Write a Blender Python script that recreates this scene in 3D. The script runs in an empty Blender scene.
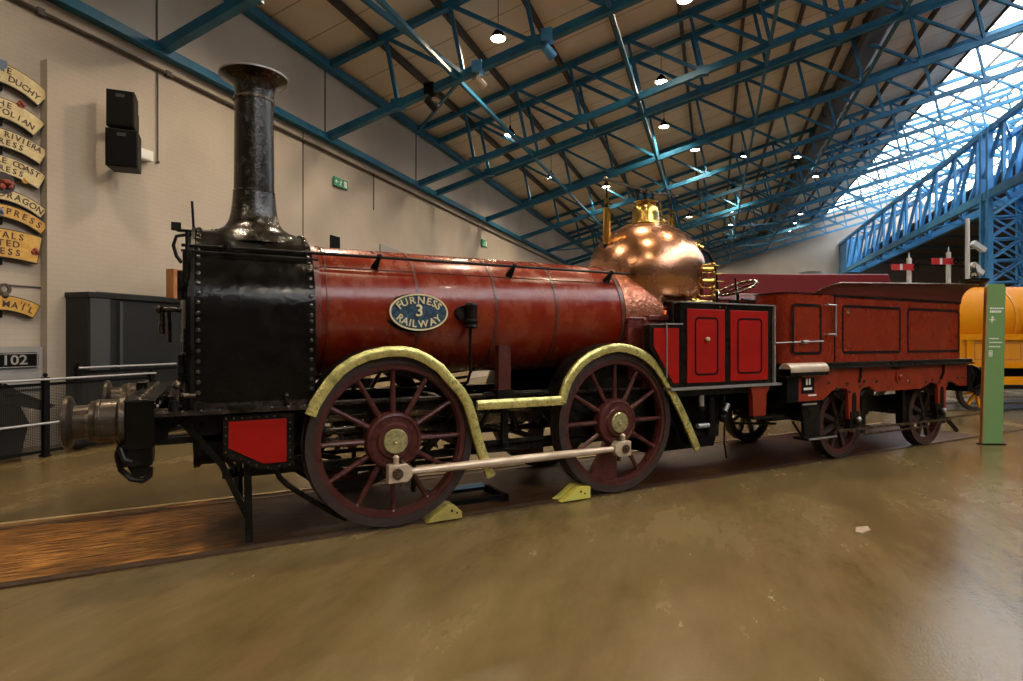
import bpy, math, random
from mathutils import Vector, Matrix
random.seed(7)
PI=math.pi; R=math.radians
sc=bpy.context.scene
col=sc.collection
# ------------------------------------------------------------------ frames
CAM=Vector((-1.405,-4.835,1.61)); A=R(62.1)
LA=A-R(19.4)                       # hall's long direction
def HM(t,q,z=0.0,rot=0.0):         # hall frame: t along the hall, q to the right, z up
    return Matrix.Translation((CAM.x+t*math.cos(LA)+q*math.sin(LA),CAM.y+t*math.sin(LA)-q*math.cos(LA),z))@Matrix.Rotation(LA+rot,4,'Z')
# local x = t, local y = -q
def VM(x,d,z=0.0,rot=0.0):         # tracks that lie square to the aisle: x right, local y = away
    return Matrix.Translation((CAM.x+d*math.cos(A)+x*math.sin(A),CAM.y+d*math.sin(A)-x*math.cos(A),z))@Matrix.Rotation(A-PI/2+rot,4,'Z')
# ------------------------------------------------------------------ materials
def mat(name,col1,rough=.5,metal=0.0,col2=None,scale=6,detail=5,spec=.5,bump=0,bscale=40,coat=0,rvar=0,stretch=(1,1,1),thr=(.4,.62),emit=None,es=0,nrm=0):
    m=bpy.data.materials.new(name); m.use_nodes=True; nt=m.node_tree; n=nt.nodes; l=nt.links
    b=n['Principled BSDF']; b.inputs['Roughness'].default_value=rough; b.inputs['Metallic'].default_value=metal
    b.inputs['Specular IOR Level'].default_value=spec; b.inputs['Coat Weight'].default_value=coat; b.inputs['Coat Roughness'].default_value=.08
    b.inputs['Base Color'].default_value=(*col1,1)
    tc=n.new('ShaderNodeTexCoord'); mp=n.new('ShaderNodeMapping'); mp.inputs['Scale'].default_value=stretch
    l.new(tc.outputs['Object'],mp.inputs['Vector'])
    if col2 or rvar:
        nz=n.new('ShaderNodeTexNoise'); nz.inputs['Scale'].default_value=scale; nz.inputs['Detail'].default_value=detail; nz.inputs['Roughness'].default_value=.65
        l.new(mp.outputs[0],nz.inputs['Vector'])
        cr=n.new('ShaderNodeValToRGB'); cr.color_ramp.elements[0].position=thr[0]; cr.color_ramp.elements[1].position=thr[1]
        c2=col2 or col1
        cr.color_ramp.elements[0].color=(*col1,1); cr.color_ramp.elements[1].color=(*c2,1)
        l.new(nz.outputs['Fac'],cr.inputs['Fac']); l.new(cr.outputs['Color'],b.inputs['Base Color'])
        if rvar:
            mr=n.new('ShaderNodeMapRange'); mr.inputs['From Min'].default_value=.35; mr.inputs['From Max'].default_value=.65
            mr.inputs['To Min'].default_value=max(.02,rough-rvar); mr.inputs['To Max'].default_value=rough+rvar
            l.new(nz.outputs['Fac'],mr.inputs['Value']); l.new(mr.outputs[0],b.inputs['Roughness'])
    if bump:
        bz=n.new('ShaderNodeTexNoise'); bz.inputs['Scale'].default_value=bscale; bz.inputs['Detail'].default_value=4
        l.new(mp.outputs[0],bz.inputs['Vector'])
        bp=n.new('ShaderNodeBump'); bp.inputs['Strength'].default_value=bump; bp.inputs['Distance'].default_value=.02
        l.new(bz.outputs['Fac'],bp.inputs['Height']); l.new(bp.outputs[0],b.inputs['Normal'])
    if emit:
        b.inputs['Emission Color'].default_value=(*emit,1); b.inputs['Emission Strength'].default_value=es
    return m
M={}
M['black']=mat('black_enamel',(.004,.0035,.003),.17,col2=(.006,.005,.004),rvar=.07,scale=9,bump=.10,bscale=22,coat=0,spec=.2)
M['black2']=mat('black_ironwork',(.003,.003,.0028),.36,spec=.17,col2=(.010,.008,.006),rvar=.1,scale=12,bump=.15,bscale=40)
M['chim']=mat('black_chimney_lacquer',(.008,.006,.004),.2,col2=(.022,.017,.011),scale=18,rvar=.09,bump=.16,bscale=55,coat=.1,spec=.4)
M['flatblack']=mat('dull_black',(.004,.004,.004),.6,spec=.1)
M['boiler']=mat('boiler_maroon_paint',(.160,.0085,.002),.25,col2=(.21,.030,.008),scale=5,detail=8,rvar=.09,bump=.12,bscale=7,coat=.16,spec=.35,stretch=(1,.5,.8))
M['band']=mat('boiler_band_dark_maroon',(.05,.012,.008),.3,col2=(.12,.03,.02),scale=20)
M['worn']=mat('worn_copper_cladding',(.50,.20,.11),.3,metal=.6,col2=(.19,.045,.03),scale=18,detail=9,rvar=.12,bump=.5,bscale=25)
M['casing']=mat('casing_maroon',(.09,.02,.022),.3,col2=(.16,.03,.02),scale=9,rvar=.1)
M['red']=mat('bright_red_paint',(.30,.004,.0015),.42,col2=(.25,.004,.0015),scale=3,spec=.22)
M['tred']=mat('tender_red_paint',(.20,.020,.006),.28,col2=(.17,.017,.005),scale=3,rvar=.06,coat=.03,spec=.28,bump=.03,bscale=5)
M['tin']=mat('tender_inner_maroon',(.085,.009,.006),.5,spec=.3)
M['tframe']=mat('tender_frame_red',(.23,.024,.007),.38,spec=.3,col2=(.18,.018,.006),scale=4,rvar=.08)
M['wheel']=mat('wheel_dark_crimson',(.048,.010,.009),.34,col2=(.078,.019,.015),scale=10,rvar=.08,spec=.4)
M['tyre']=mat('tyre_steel_dark',(.028,.021,.021),.42,col2=(.055,.033,.028),scale=20,metal=.25)
M['copper']=mat('polished_copper',(.74,.36,.19),.25,metal=1,col2=(.50,.26,.18),scale=3.5,detail=9,rvar=.08,bump=.14,bscale=7,thr=(.42,.60))
M['brass']=mat('polished_brass',(.72,.50,.14),.2,metal=1,col2=(.55,.36,.10),scale=8,rvar=.08)
M['bead']=mat('tarnished_brass_beading',(.62,.56,.20),.32,metal=.6,col2=(.25,.23,.075),scale=8,detail=9,rvar=.12,thr=(.48,.66),bump=.25,bscale=40)
M['capbrass']=mat('brass_hub_cap',(.55,.50,.25),.35,metal=.7,col2=(.30,.30,.16),scale=22,rvar=.08)
M['rod']=mat('bare_steel_rod',(.58,.47,.36),.38,metal=.35,col2=(.44,.34,.25),scale=14,rvar=.08,stretch=(.3,1,1))
M['steel']=mat('burnished_steel',(.21,.165,.125),.27,metal=.9,col2=(.11,.09,.07),scale=20,rvar=.12,stretch=(.3,1,1))
M['rivet']=mat('worn_black_rivets',(.06,.052,.044),.22,metal=.6)
M['gun']=mat('oiled_gunmetal',(.030,.024,.019),.3,metal=.55,col2=(.06,.045,.033),scale=14,rvar=.1)
M['gunl']=mat('dull_buffer_steel',(.10,.080,.062),.36,metal=.75,col2=(.05,.04,.032),scale=18,rvar=.12,stretch=(.3,1,1))
M['gsteel']=mat('pale_steel_edge',(.35,.34,.33),.35,metal=.6)
M['platblue']=mat('nameplate_blue_black',(.015,.035,.06),.3,col2=(.05,.11,.18),scale=30)
M['cream']=mat('cream_lettering',(.72,.62,.38),.4)
M['white']=mat('white_paint',(.75,.74,.70),.5)
M['blue']=mat('blue_steel_paint',(.009,.105,.21),.48,col2=(.014,.15,.28),scale=2,spec=.4)
M['lowroof']=mat('dark_low_roof_lining',(.10,.085,.07),.8)
M['bayblue']=mat('dull_grey_blue_steel',(.05,.09,.13),.6)
M['girder']=mat('light_blue_girder_paint',(.045,.25,.54),.45,col2=(.08,.33,.64),scale=1.5)
M['purlin']=mat('dark_brown_purlin',(.035,.026,.02),.6)
M['duct']=mat('dark_brown_duct',(.07,.055,.042),.5,col2=(.045,.035,.028),scale=3)
M['grey']=mat('charcoal_panel',(.016,.017,.017),.5,spec=.25,col2=(.012,.013,.013),scale=1.5)
M['grey2']=mat('slate_strip',(.045,.049,.050),.5,spec=.25)
M['wood']=mat('worn_track_boards',(.30,.12,.035),.5)
M['oak']=mat('varnished_oak',(.42,.17,.05),.45,col2=(.30,.11,.03),scale=6,stretch=(3,3,.5))
M['rail']=mat('rail_steel',(.10,.065,.045),.33,metal=.7,col2=(.16,.10,.06),scale=8)
M['spk']=mat('speaker_black',(.012,.011,.010),.55,spec=.2)
M['hb']=mat('headboard_cream',(.62,.50,.25),.45,col2=(.50,.38,.17),scale=12)
M['hbg']=mat('headboard_gold',(.60,.36,.08),.4,col2=(.48,.26,.05),scale=12)
M['hbedge']=mat('headboard_edge_black',(.02,.017,.014),.5)
M['ltr']=mat('dark_lettering',(.05,.025,.015),.5)
M['maroon']=mat('carriage_maroon',(.15,.012,.016),.3,coat=.1)
M['lilac']=mat('maroon_with_lilac_highlight',(.14,.03,.05),.08,coat=.8,spec=.9)  # glossy maroon with the waist's lilac highlight tinted into the base colour
M['yellow']=mat('yellow_ochre_paint',(.62,.24,.003),.5,col2=(.57,.21,.003),scale=2,spec=.12)
M['yellow2']=mat('darker_yellow_ochre_paint',(.56,.22,.01),.4)  # slightly darker ochre than the tank yellow
M['green']=mat('sage_green_sign',(.15,.27,.10),.6,spec=.2)
M['exit']=mat('exit_green',(.02,.28,.16),.5)
M['chock']=mat('yellow_chock',(.62,.52,.06),.45,col2=(.5,.5,.12),scale=9)
M['chock2']=mat('dull_yellow_chock',(.40,.32,.07),.5,col2=(.3,.25,.07),scale=9)
M['sred']=mat('signal_red',(.55,.03,.03),.4)
M['bluestep']=mat('pale_blue_strip',(.20,.36,.48),.4)
M['mesh']=None
M['lamp']=mat('lamp_glass',(1,1,1),.5,emit=(1.0,.86,.62),es=22)
M['scrap']=mat('pale_chip',(.34,.25,.18),.7)
M['boardgrey']=mat('grey_backing_board',(.28,.27,.26),.6)
M['shield']=mat('shield_blue',(.12,.17,.25),.5)
M['olive']=mat('pale_timber',(.40,.29,.15),.6,col2=(.30,.2,.1),scale=4)

def floor_mat():
    m=bpy.data.materials.new('polished_olive_floor'); m.use_nodes=True; nt=m.node_tree; n=nt.nodes; l=nt.links; b=n['Principled BSDF']
    tc=n.new('ShaderNodeTexCoord')
    def noise(s,d,vec=None,r=.6):
        z=n.new('ShaderNodeTexNoise'); z.inputs['Scale'].default_value=s; z.inputs['Detail'].default_value=d; z.inputs['Roughness'].default_value=r
        l.new(vec or tc.outputs['Object'],z.inputs['Vector']); return z
    mp=n.new('ShaderNodeMapping'); mp.inputs['Rotation'].default_value=(0,0,R(-20)); mp.inputs['Scale'].default_value=(.5,1.4,1); l.new(tc.outputs['Object'],mp.inputs['Vector'])
    a=noise(.55,6,mp.outputs[0]); c=noise(1.6,9,mp.outputs[0],.7); d=noise(60,2)
    mx=n.new('ShaderNodeMath'); mx.operation='MULTIPLY_ADD'; mx.inputs[1].default_value=.55; l.new(a.outputs['Fac'],mx.inputs[0])
    m2=n.new('ShaderNodeMath'); m2.operation='MULTIPLY'; m2.inputs[1].default_value=.45; l.new(c.outputs['Fac'],m2.inputs[0]); l.new(m2.outputs[0],mx.inputs[2])
    cr=n.new('ShaderNodeValToRGB'); e=cr.color_ramp.elements
    e[0].position=.38; e[0].color=(.100,.070,.027,1); e[1].position=.62; e[1].color=(.180,.130,.056,1)
    e2=cr.color_ramp.elements.new(.5); e2.color=(.138,.098,.039,1)
    l.new(mx.outputs[0],cr.inputs['Fac'])
    # fine pale scuffs
    v=noise(7,8,mp.outputs[0],.75); cs=n.new('ShaderNodeValToRGB'); cs.color_ramp.elements[0].position=.72; cs.color_ramp.elements[1].position=.88
    l.new(v.outputs['Fac'],cs.inputs['Fac'])
    mix=n.new('ShaderNodeMix'); mix.data_type='RGBA'; l.new(cs.outputs['Color'],mix.inputs['Factor']); l.new(cr.outputs['Color'],mix.inputs[6]); mix.inputs[7].default_value=(.22,.175,.09,1)
    l.new(mix.outputs[2],b.inputs['Base Color'])
    mr=n.new('ShaderNodeMapRange'); mr.inputs['From Min'].default_value=.35; mr.inputs['From Max'].default_value=.65; mr.inputs['To Min'].default_value=.14; mr.inputs['To Max'].default_value=.32
    l.new(mx.outputs[0],mr.inputs['Value']); l.new(mr.outputs[0],b.inputs['Roughness'])
    bp=n.new('ShaderNodeBump'); bp.inputs['Strength'].default_value=.10; bp.inputs['Distance'].default_value=.02
    w=noise(2.2,5); l.new(w.outputs['Fac'],bp.inputs['Height']); 
    bp2=n.new('ShaderNodeBump'); bp2.inputs['Strength'].default_value=.22; bp2.inputs['Distance'].default_value=.006; l.new(d.outputs['Fac'],bp2.inputs['Height']); l.new(bp.outputs[0],bp2.inputs['Normal'])
    l.new(bp2.outputs[0],b.inputs['Normal']); b.inputs['Specular IOR Level'].default_value=.5
    return m
def wall_mat(name,c1,c2,brick=True):
    m=bpy.data.materials.new(name); m.use_nodes=True; nt=m.node_tree; n=nt.nodes; l=nt.links; b=n['Principled BSDF']; b.inputs['Roughness'].default_value=.75
    tc=n.new('ShaderNodeTexCoord'); nz=n.new('ShaderNodeTexNoise'); nz.inputs['Scale'].default_value=.45; nz.inputs['Detail'].default_value=7; l.new(tc.outputs['Object'],nz.inputs['Vector'])
    cr=n.new('ShaderNodeValToRGB'); cr.color_ramp.elements[0].position=.35; cr.color_ramp.elements[1].position=.65
    cr.color_ramp.elements[0].color=(*c1,1); cr.color_ramp.elements[1].color=(*c2,1); l.new(nz.outputs['Fac'],cr.inputs['Fac']); l.new(cr.outputs['Color'],b.inputs['Base Color'])
    if brick:
        mp=n.new('ShaderNodeMapping'); mp.inputs['Rotation'].default_value=(R(-90),0,0); l.new(tc.outputs['Object'],mp.inputs['Vector'])
        br=n.new('ShaderNodeTexBrick'); br.inputs['Scale'].default_value=1; br.inputs['Brick Width'].default_value=.24; br.inputs['Row Height'].default_value=.085; br.inputs['Mortar Size'].default_value=.006
        br.inputs['Color1'].default_value=(1,1,1,1); br.inputs['Color2'].default_value=(.93,.93,.93,1); br.inputs['Mortar'].default_value=(.55,.55,.55,1)
        l.new(mp.outputs[0],br.inputs['Vector'])
        bp=n.new('ShaderNodeBump'); bp.inputs['Strength'].default_value=.22; bp.inputs['Distance'].default_value=.012; l.new(br.outputs['Color'],bp.inputs['Height']); l.new(bp.outputs[0],b.inputs['Normal'])
        mm=n.new('ShaderNodeMix'); mm.data_type='RGBA'; mm.blend_type='MULTIPLY'; mm.inputs['Factor'].default_value=.16
        l.new(cr.outputs['Color'],mm.inputs[6]); l.new(br.outputs['Color'],mm.inputs[7]); l.new(mm.outputs[2],b.inputs['Base Color'])
    return m
def board_mat():
    m=M['wood']; nt=m.node_tree; n=nt.nodes; l=nt.links; b=n['Principled BSDF']
    tc=n.new('ShaderNodeTexCoord'); mp=n.new('ShaderNodeMapping'); mp.inputs['Scale'].default_value=(2.2,26,1); l.new(tc.outputs['Object'],mp.inputs['Vector'])
    nz=n.new('ShaderNodeTexNoise'); nz.inputs['Scale'].default_value=1.6; nz.inputs['Detail'].default_value=8; nz.inputs['Roughness'].default_value=.7; l.new(mp.outputs[0],nz.inputs['Vector'])
    cr=n.new('ShaderNodeValToRGB'); e=cr.color_ramp.elements; e[0].position=.40; e[0].color=(.03,.010,.003,1); e[1].position=.62; e[1].color=(.66,.29,.065,1)
    l.new(nz.outputs['Fac'],cr.inputs['Fac'])
    n2=n.new('ShaderNodeTexNoise'); n2.inputs['Scale'].default_value=1.1; n2.inputs['Detail'].default_value=4; l.new(tc.outputs['Object'],n2.inputs['Vector'])
    sx=n.new('ShaderNodeSeparateXYZ'); l.new(tc.outputs['Object'],sx.inputs[0])
    # painted light: boards lit orange towards the front buffers, shaded under the engine, patchy
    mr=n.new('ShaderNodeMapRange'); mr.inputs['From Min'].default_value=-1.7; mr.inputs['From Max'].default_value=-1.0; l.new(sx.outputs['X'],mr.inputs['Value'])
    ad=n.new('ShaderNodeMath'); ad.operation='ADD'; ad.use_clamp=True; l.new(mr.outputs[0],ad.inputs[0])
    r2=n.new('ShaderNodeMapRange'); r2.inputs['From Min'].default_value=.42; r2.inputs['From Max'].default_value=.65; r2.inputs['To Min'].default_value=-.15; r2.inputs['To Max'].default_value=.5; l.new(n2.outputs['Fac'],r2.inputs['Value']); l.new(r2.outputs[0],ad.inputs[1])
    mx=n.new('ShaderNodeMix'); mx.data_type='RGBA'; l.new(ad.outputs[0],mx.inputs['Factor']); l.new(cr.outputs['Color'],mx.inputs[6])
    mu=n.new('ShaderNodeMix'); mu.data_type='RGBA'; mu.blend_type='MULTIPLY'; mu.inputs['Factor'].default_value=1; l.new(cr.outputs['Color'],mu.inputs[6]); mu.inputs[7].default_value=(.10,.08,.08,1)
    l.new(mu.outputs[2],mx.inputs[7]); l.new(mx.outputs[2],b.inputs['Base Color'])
    bp=n.new('ShaderNodeBump'); bp.inputs['Strength'].default_value=.5; bp.inputs['Distance'].default_value=.01; l.new(nz.outputs['Fac'],bp.inputs['Height']); l.new(bp.outputs[0],b.inputs['Normal'])
    b.inputs['Roughness'].default_value=.42; b.inputs['Specular IOR Level'].default_value=.3
board_mat()
def ceil_mat():
    m=bpy.data.materials.new('tan_roof_lining'); m.use_nodes=True; nt=m.node_tree; n=nt.nodes; l=nt.links; b=n['Principled BSDF']; b.inputs['Roughness'].default_value=.8
    tc=n.new('ShaderNodeTexCoord'); sx=n.new('ShaderNodeSeparateXYZ'); l.new(tc.outputs['Object'],sx.inputs[0])
    md=n.new('ShaderNodeMath'); md.operation='PINGPONG'; md.inputs[1].default_value=.6; l.new(sx.outputs['X'],md.inputs[0])
    cp=n.new('ShaderNodeMath'); cp.operation='LESS_THAN'; cp.inputs[1].default_value=.02; l.new(md.outputs[0],cp.inputs[0])
    nz=n.new('ShaderNodeTexNoise'); nz.inputs['Scale'].default_value=.5; nz.inputs['Detail'].default_value=6; l.new(tc.outputs['Object'],nz.inputs['Vector'])
    cr=n.new('ShaderNodeValToRGB'); cr.color_ramp.elements[0].position=.35; cr.color_ramp.elements[1].position=.7
    cr.color_ramp.elements[0].color=(.66,.57,.46,1); cr.color_ramp.elements[1].color=(.76,.67,.56,1); l.new(nz.outputs['Fac'],cr.inputs['Fac'])
    mx=n.new('ShaderNodeMix'); mx.data_type='RGBA'; l.new(cp.outputs[0],mx.inputs['Factor']); l.new(cr.outputs['Color'],mx.inputs[6]); mx.inputs[7].default_value=(.36,.29,.22,1)
    l.new(mx.outputs[2],b.inputs['Base Color']); return m
def glass_mat():
    m=bpy.data.materials.new('frosted_rooflight_glass'); m.use_nodes=True; nt=m.node_tree; n=nt.nodes; l=nt.links; n.remove(n['Principled BSDF'])
    o=n['Material Output']; t=n.new('ShaderNodeBsdfTransparent'); t.inputs[0].default_value=(.95,.97,1,1); d=n.new('ShaderNodeBsdfTranslucent'); d.inputs[0].default_value=(.9,.92,.95,1)
    x=n.new('ShaderNodeMixShader'); x.inputs[0].default_value=.3; l.new(t.outputs[0],x.inputs[1]); l.new(d.outputs[0],x.inputs[2]); l.new(x.outputs[0],o.inputs['Surface']); return m
def net_mat():
    m=bpy.data.materials.new('fine_wire_mesh'); m.use_nodes=True; nt=m.node_tree; n=nt.nodes; l=nt.links; b=n['Principled BSDF']; b.inputs['Base Color'].default_value=(.012,.011,.01,1); b.inputs['Roughness'].default_value=.5
    tc=n.new('ShaderNodeTexCoord'); sx=n.new('ShaderNodeSeparateXYZ'); l.new(tc.outputs['Object'],sx.inputs[0])
    def g(ax):
        a=n.new('ShaderNodeMath'); a.operation='PINGPONG'; a.inputs[1].default_value=.011; l.new(sx.outputs[ax],a.inputs[0])
        c=n.new('ShaderNodeMath'); c.operation='LESS_THAN'; c.inputs[1].default_value=.0036; l.new(a.outputs[0],c.inputs[0]); return c
    x=g('X'); z=g('Z'); mx=n.new('ShaderNodeMath'); mx.operation='MAXIMUM'; l.new(x.outputs[0],mx.inputs[0]); l.new(z.outputs[0],mx.inputs[1]); l.new(mx.outputs[0],b.inputs['Alpha']); return m
M['mesh']=net_mat(); M['glass']=glass_mat(); M['ceil']=ceil_mat(); M['floor']=floor_mat()
M['wallL']=wall_mat('cream_painted_brick',(.37,.315,.255),(.46,.395,.325)); M['wallF']=wall_mat('grey_cream_far_wall',(.25,.225,.19),(.31,.28,.24),False)
M['wallU']=wall_mat('cream_painted_upper_wall',(.40,.36,.32),(.50,.455,.41),False)
M['brown']=mat('dark_brown_wall',(.09,.072,.055),.7)  # even dark tone chosen so the black enamel reflects little
M['crest']=mat('dull_crest_red',(.26,.05,.03),.6)
# ------------------------------------------------------------------ mesh builder
class MB:
    def __init__(s): s.v=[]; s.f=[]
    def add(s,vs,fs,mtx=None):
        o=len(s.v)
        if mtx is not None: vs=[mtx@Vector(v) for v in vs]
        s.v+=[tuple(v) for v in vs]; s.f+=[tuple(i+o for i in f) for f in fs]; return s
    def box(s,x0,x1,y0,y1,z0,z1,mtx=None):
        vs=[(x,y,z) for x in (x0,x1) for y in (y0,y1) for z in (z0,z1)]
        return s.add(vs,[(0,1,3,2),(4,6,7,5),(0,4,5,1),(2,3,7,6),(0,2,6,4),(1,5,7,3)],mtx)
    def rbox(s,x0,x1,y0,y1,z0,z1,r=.01,mtx=None):   # box with chamfered long edges in xz
        p=[(x0+r,z0),(x1-r,z0),(x1,z0+r),(x1,z1-r),(x1-r,z1),(x0+r,z1),(x0,z1-r),(x0,z0+r)]
        return s.prismY(p,y0,y1,mtx)
    def prismY(s,p,y0,y1,mtx=None):
        n=len(p); vs=[(a,y0,b) for a,b in p]+[(a,y1,b) for a,b in p]
        return s.add(vs,[tuple(range(n)),tuple(range(2*n-1,n-1,-1))]+[(i,i+n,(i+1)%n+n,(i+1)%n) for i in range(n)],mtx)
    def prismX(s,p,x0,x1,mtx=None):
        n=len(p); vs=[(x0,a,b) for a,b in p]+[(x1,a,b) for a,b in p]
        return s.add(vs,[tuple(range(n-1,-1,-1)),tuple(range(n,2*n))]+[(i,(i+1)%n,(i+1)%n+n,i+n) for i in range(n)],mtx)
    def prismZ(s,p,z0,z1,mtx=None):
        n=len(p); vs=[(a,b,z0) for a,b in p]+[(a,b,z1) for a,b in p]
        return s.add(vs,[tuple(range(n-1,-1,-1)),tuple(range(n,2*n))]+[(i,(i+1)%n,(i+1)%n+n,i+n) for i in range(n)],mtx)
    def lathe(s,prof,c=(0,0,0),axis='Z',seg=32,mtx=None):
        n=len(prof); vs=[];fs=[]
        for k in range(seg):
            a=2*PI*k/seg; ca,sa=math.cos(a),math.sin(a)
            for r,h in prof:
                if axis=='Z': p=(r*ca,r*sa,h)
                elif axis=='Y': p=(r*ca,h,r*sa)
                else: p=(h,r*ca,r*sa)
                vs.append((p[0]+c[0],p[1]+c[1],p[2]+c[2]))
        for k in range(seg):
            k2=(k+1)%seg
            for i in range(n-1): fs.append((k*n+i,k2*n+i,k2*n+i+1,k*n+i+1))
        if prof[0][0]>1e-5: fs.append(tuple(k*n for k in range(seg))[::-1])
        if prof[-1][0]>1e-5: fs.append(tuple(k*n+n-1 for k in range(seg)))
        return s.add(vs,fs,mtx)
    def ringY(s,c,ri,ro,y0,y1,seg=64):              # annulus in XZ
        vs=[];fs=[]
        for k in range(seg):
            a=2*PI*k/seg; ca,sa=math.cos(a),math.sin(a)
            for r,y in ((ri,y0),(ro,y0),(ro,y1),(ri,y1)): vs.append((c[0]+r*ca,y,c[1]+r*sa))
        for k in range(seg):
            k2=(k+1)%seg
            for i in range(4): fs.append((k*4+i,k2*4+i,k2*4+(i+1)%4,k*4+(i+1)%4))
        return s.add(vs,fs)
    def cyl(s,p0,p1,r0,r1=None,seg=12,cap=True):
        r1=r0 if r1 is None else r1; p0=Vector(p0);p1=Vector(p1); d=(p1-p0)
        if d.length<1e-6: return s
        q=d.to_track_quat('Z','Y'); vs=[];fs=[]
        for k in range(seg):
            a=2*PI*k/seg+.01
            o=q@Vector((math.cos(a),math.sin(a),0)); vs.append(p0+o*r0); vs.append(p1+o*r1)
        for k in range(seg): k2=(k+1)%seg; fs.append((2*k,2*k2,2*k2+1,2*k+1))
        if cap: fs.append(tuple(2*k for k in range(seg))[::-1]); fs.append(tuple(2*k+1 for k in range(seg)))
        return s.add(vs,fs)
    def tube(s,pts,r,seg=8):
        pts=[Vector(p) for p in pts]; n=len(pts); vs=[];fs=[]
        up=None
        for i,p in enumerate(pts):
            d=(pts[min(i+1,n-1)]-pts[max(i-1,0)]).normalized()
            if up is None: up=Vector((0,0,1)) if abs(d.z)<.9 else Vector((1,0,0))
            x=d.cross(up).normalized(); y=x.cross(d).normalized(); up=y
            rr=r[i] if isinstance(r,(list,tuple)) else r
            for k in range(seg):
                a=2*PI*k/seg; vs.append(p+x*math.cos(a)*rr+y*math.sin(a)*rr)
        for i in range(n-1):
            for k in range(seg):
                k2=(k+1)%seg; fs.append((i*seg+k,i*seg+k2,(i+1)*seg+k2,(i+1)*seg+k))
        fs.append(tuple(range(seg))[::-1]); fs.append(tuple((n-1)*seg+k for k in range(seg)))
        return s.add(vs,fs)
    def bar(s,p0,p1,w,h,up=(0,0,1)):                # rectangular bar between points, w sideways, h along up
        p0=Vector(p0);p1=Vector(p1); d=(p1-p0).normalized(); u=Vector(up); x=d.cross(u).normalized(); y=x.cross(d).normalized()
        vs=[]
        for p in (p0,p1):
            for a,b in ((-1,-1),(1,-1),(1,1),(-1,1)): vs.append(p+x*a*w/2+y*b*h/2)
        return s.add(vs,[(3,2,1,0),(4,5,6,7),(0,1,5,4),(1,2,6,5),(2,3,7,6),(3,0,4,7)])
    def ball(s,c,r,seg=10,rings=6,sz=1.0,mtx=None):
        prof=[(r*math.sin(PI*i/rings),-r*sz*math.cos(PI*i/rings)) for i in range(rings+1)]; prof[0]=(0,prof[0][1]);prof[-1]=(0,prof[-1][1])
        return s.lathe(prof,c,'Z',seg,mtx)
    def rivet(s,c,n,r):                              # small domed head on a surface
        c=Vector(c); q=Vector(n).to_track_quat('Z','Y'); vs=[];fs=[]
        for (rr,h) in ((r,0),(r*.8,r*.5)):
            for k in range(6): a=PI/3*k; vs.append(c+q@Vector((rr*math.cos(a),rr*math.sin(a),h)))
        vs.append(c+q@Vector((0,0,r*.75)))
        for k in range(6): k2=(k+1)%6; fs.append((k,k2,6+k2,6+k)); fs.append((6+k,6+k2,12))
        return s.add(vs,fs)
    def rod(s,pts2,y0,y1,w):                         # flat ribbon following an outer polyline in XZ, width w towards the inside
        n=len(pts2); inn=[]
        for i,(x,z) in enumerate(pts2):
            a=Vector(pts2[max(i-1,0)]);b=Vector(pts2[min(i+1,n-1)]); d=(b-a).normalized(); inn.append((x+d.y*w,z-d.x*w))
        vs=[];fs=[]
        for (x,z),(u,v) in zip(pts2,inn): vs+=[(x,y0,z),(u,y0,v),(u,y1,v),(x,y1,z)]
        for i in range(n-1):
            for k in range(4): fs.append((i*4+k,i*4+(k+1)%4,(i+1)*4+(k+1)%4,(i+1)*4+k))
        fs+=[(3,2,1,0),tuple((n-1)*4+k for k in range(4))]
        return s.add(vs,fs)
    def bead(s,pts2,y0,y1,w,dep):                    # ribbon with a rounded outer face (towards y0 when dep<0)
        n=len(pts2); vs=[];fs=[]; M_=6
        for i,(x,z) in enumerate(pts2):
            a=Vector(pts2[max(i-1,0)]);b=Vector(pts2[min(i+1,n-1)]); d=(b-a).normalized()
            for k in range(M_+1):
                u=k/M_; vs.append((x+d.y*w*u,y0+dep*math.sin(PI*u)**.7,z-d.x*w*u))
            vs.append((x+d.y*w,y1,z-d.x*w)); vs.append((x,y1,z))
        K=M_+3
        for i in range(n-1):
            for k in range(K): fs.append((i*K+k,i*K+(k+1)%K,(i+1)*K+(k+1)%K,(i+1)*K+k))
        fs+=[tuple(range(K))[::-1],tuple((n-1)*K+k for k in range(K))]
        return s.add(vs,fs)
    def rectline(s,x0,x1,z0,z1,y,w,r,t=.003):        # thin painted lining: rounded rectangular outline on plane y
        def loop(o):
            pts=[]
            for cx,cz,a0 in ((x1-r,z1-r,0),(x0+r,z1-r,90),(x0+r,z0+r,180),(x1-r,z0+r,270)):
                for k in range(5): a=R(a0+22.5*k); pts.append((cx+(r-o)*math.cos(a),cz+(r-o)*math.sin(a)))
            return pts
        a=loop(0);b=loop(w); n=len(a); vs=[(p[0],y,p[1]) for p in a]+[(p[0],y,p[1]) for p in b]+[(p[0],y-t,p[1]) for p in a]+[(p[0],y-t,p[1]) for p in b]; fs=[]
        for i in range(n):
            j=(i+1)%n; fs+=[(2*n+i,3*n+i,3*n+j,2*n+j),(i,2*n+i,2*n+j,j),(n+i,n+j,3*n+j,3*n+i)]
        return s.add(vs,fs)
OFF={}
def tag(o,label=None,cat=None,group=None,kind=None):
    if label: o['label']=label
    if cat: o['category']=cat
    if group: o['group']=group
    if kind: o['kind']=kind
    return o
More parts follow.
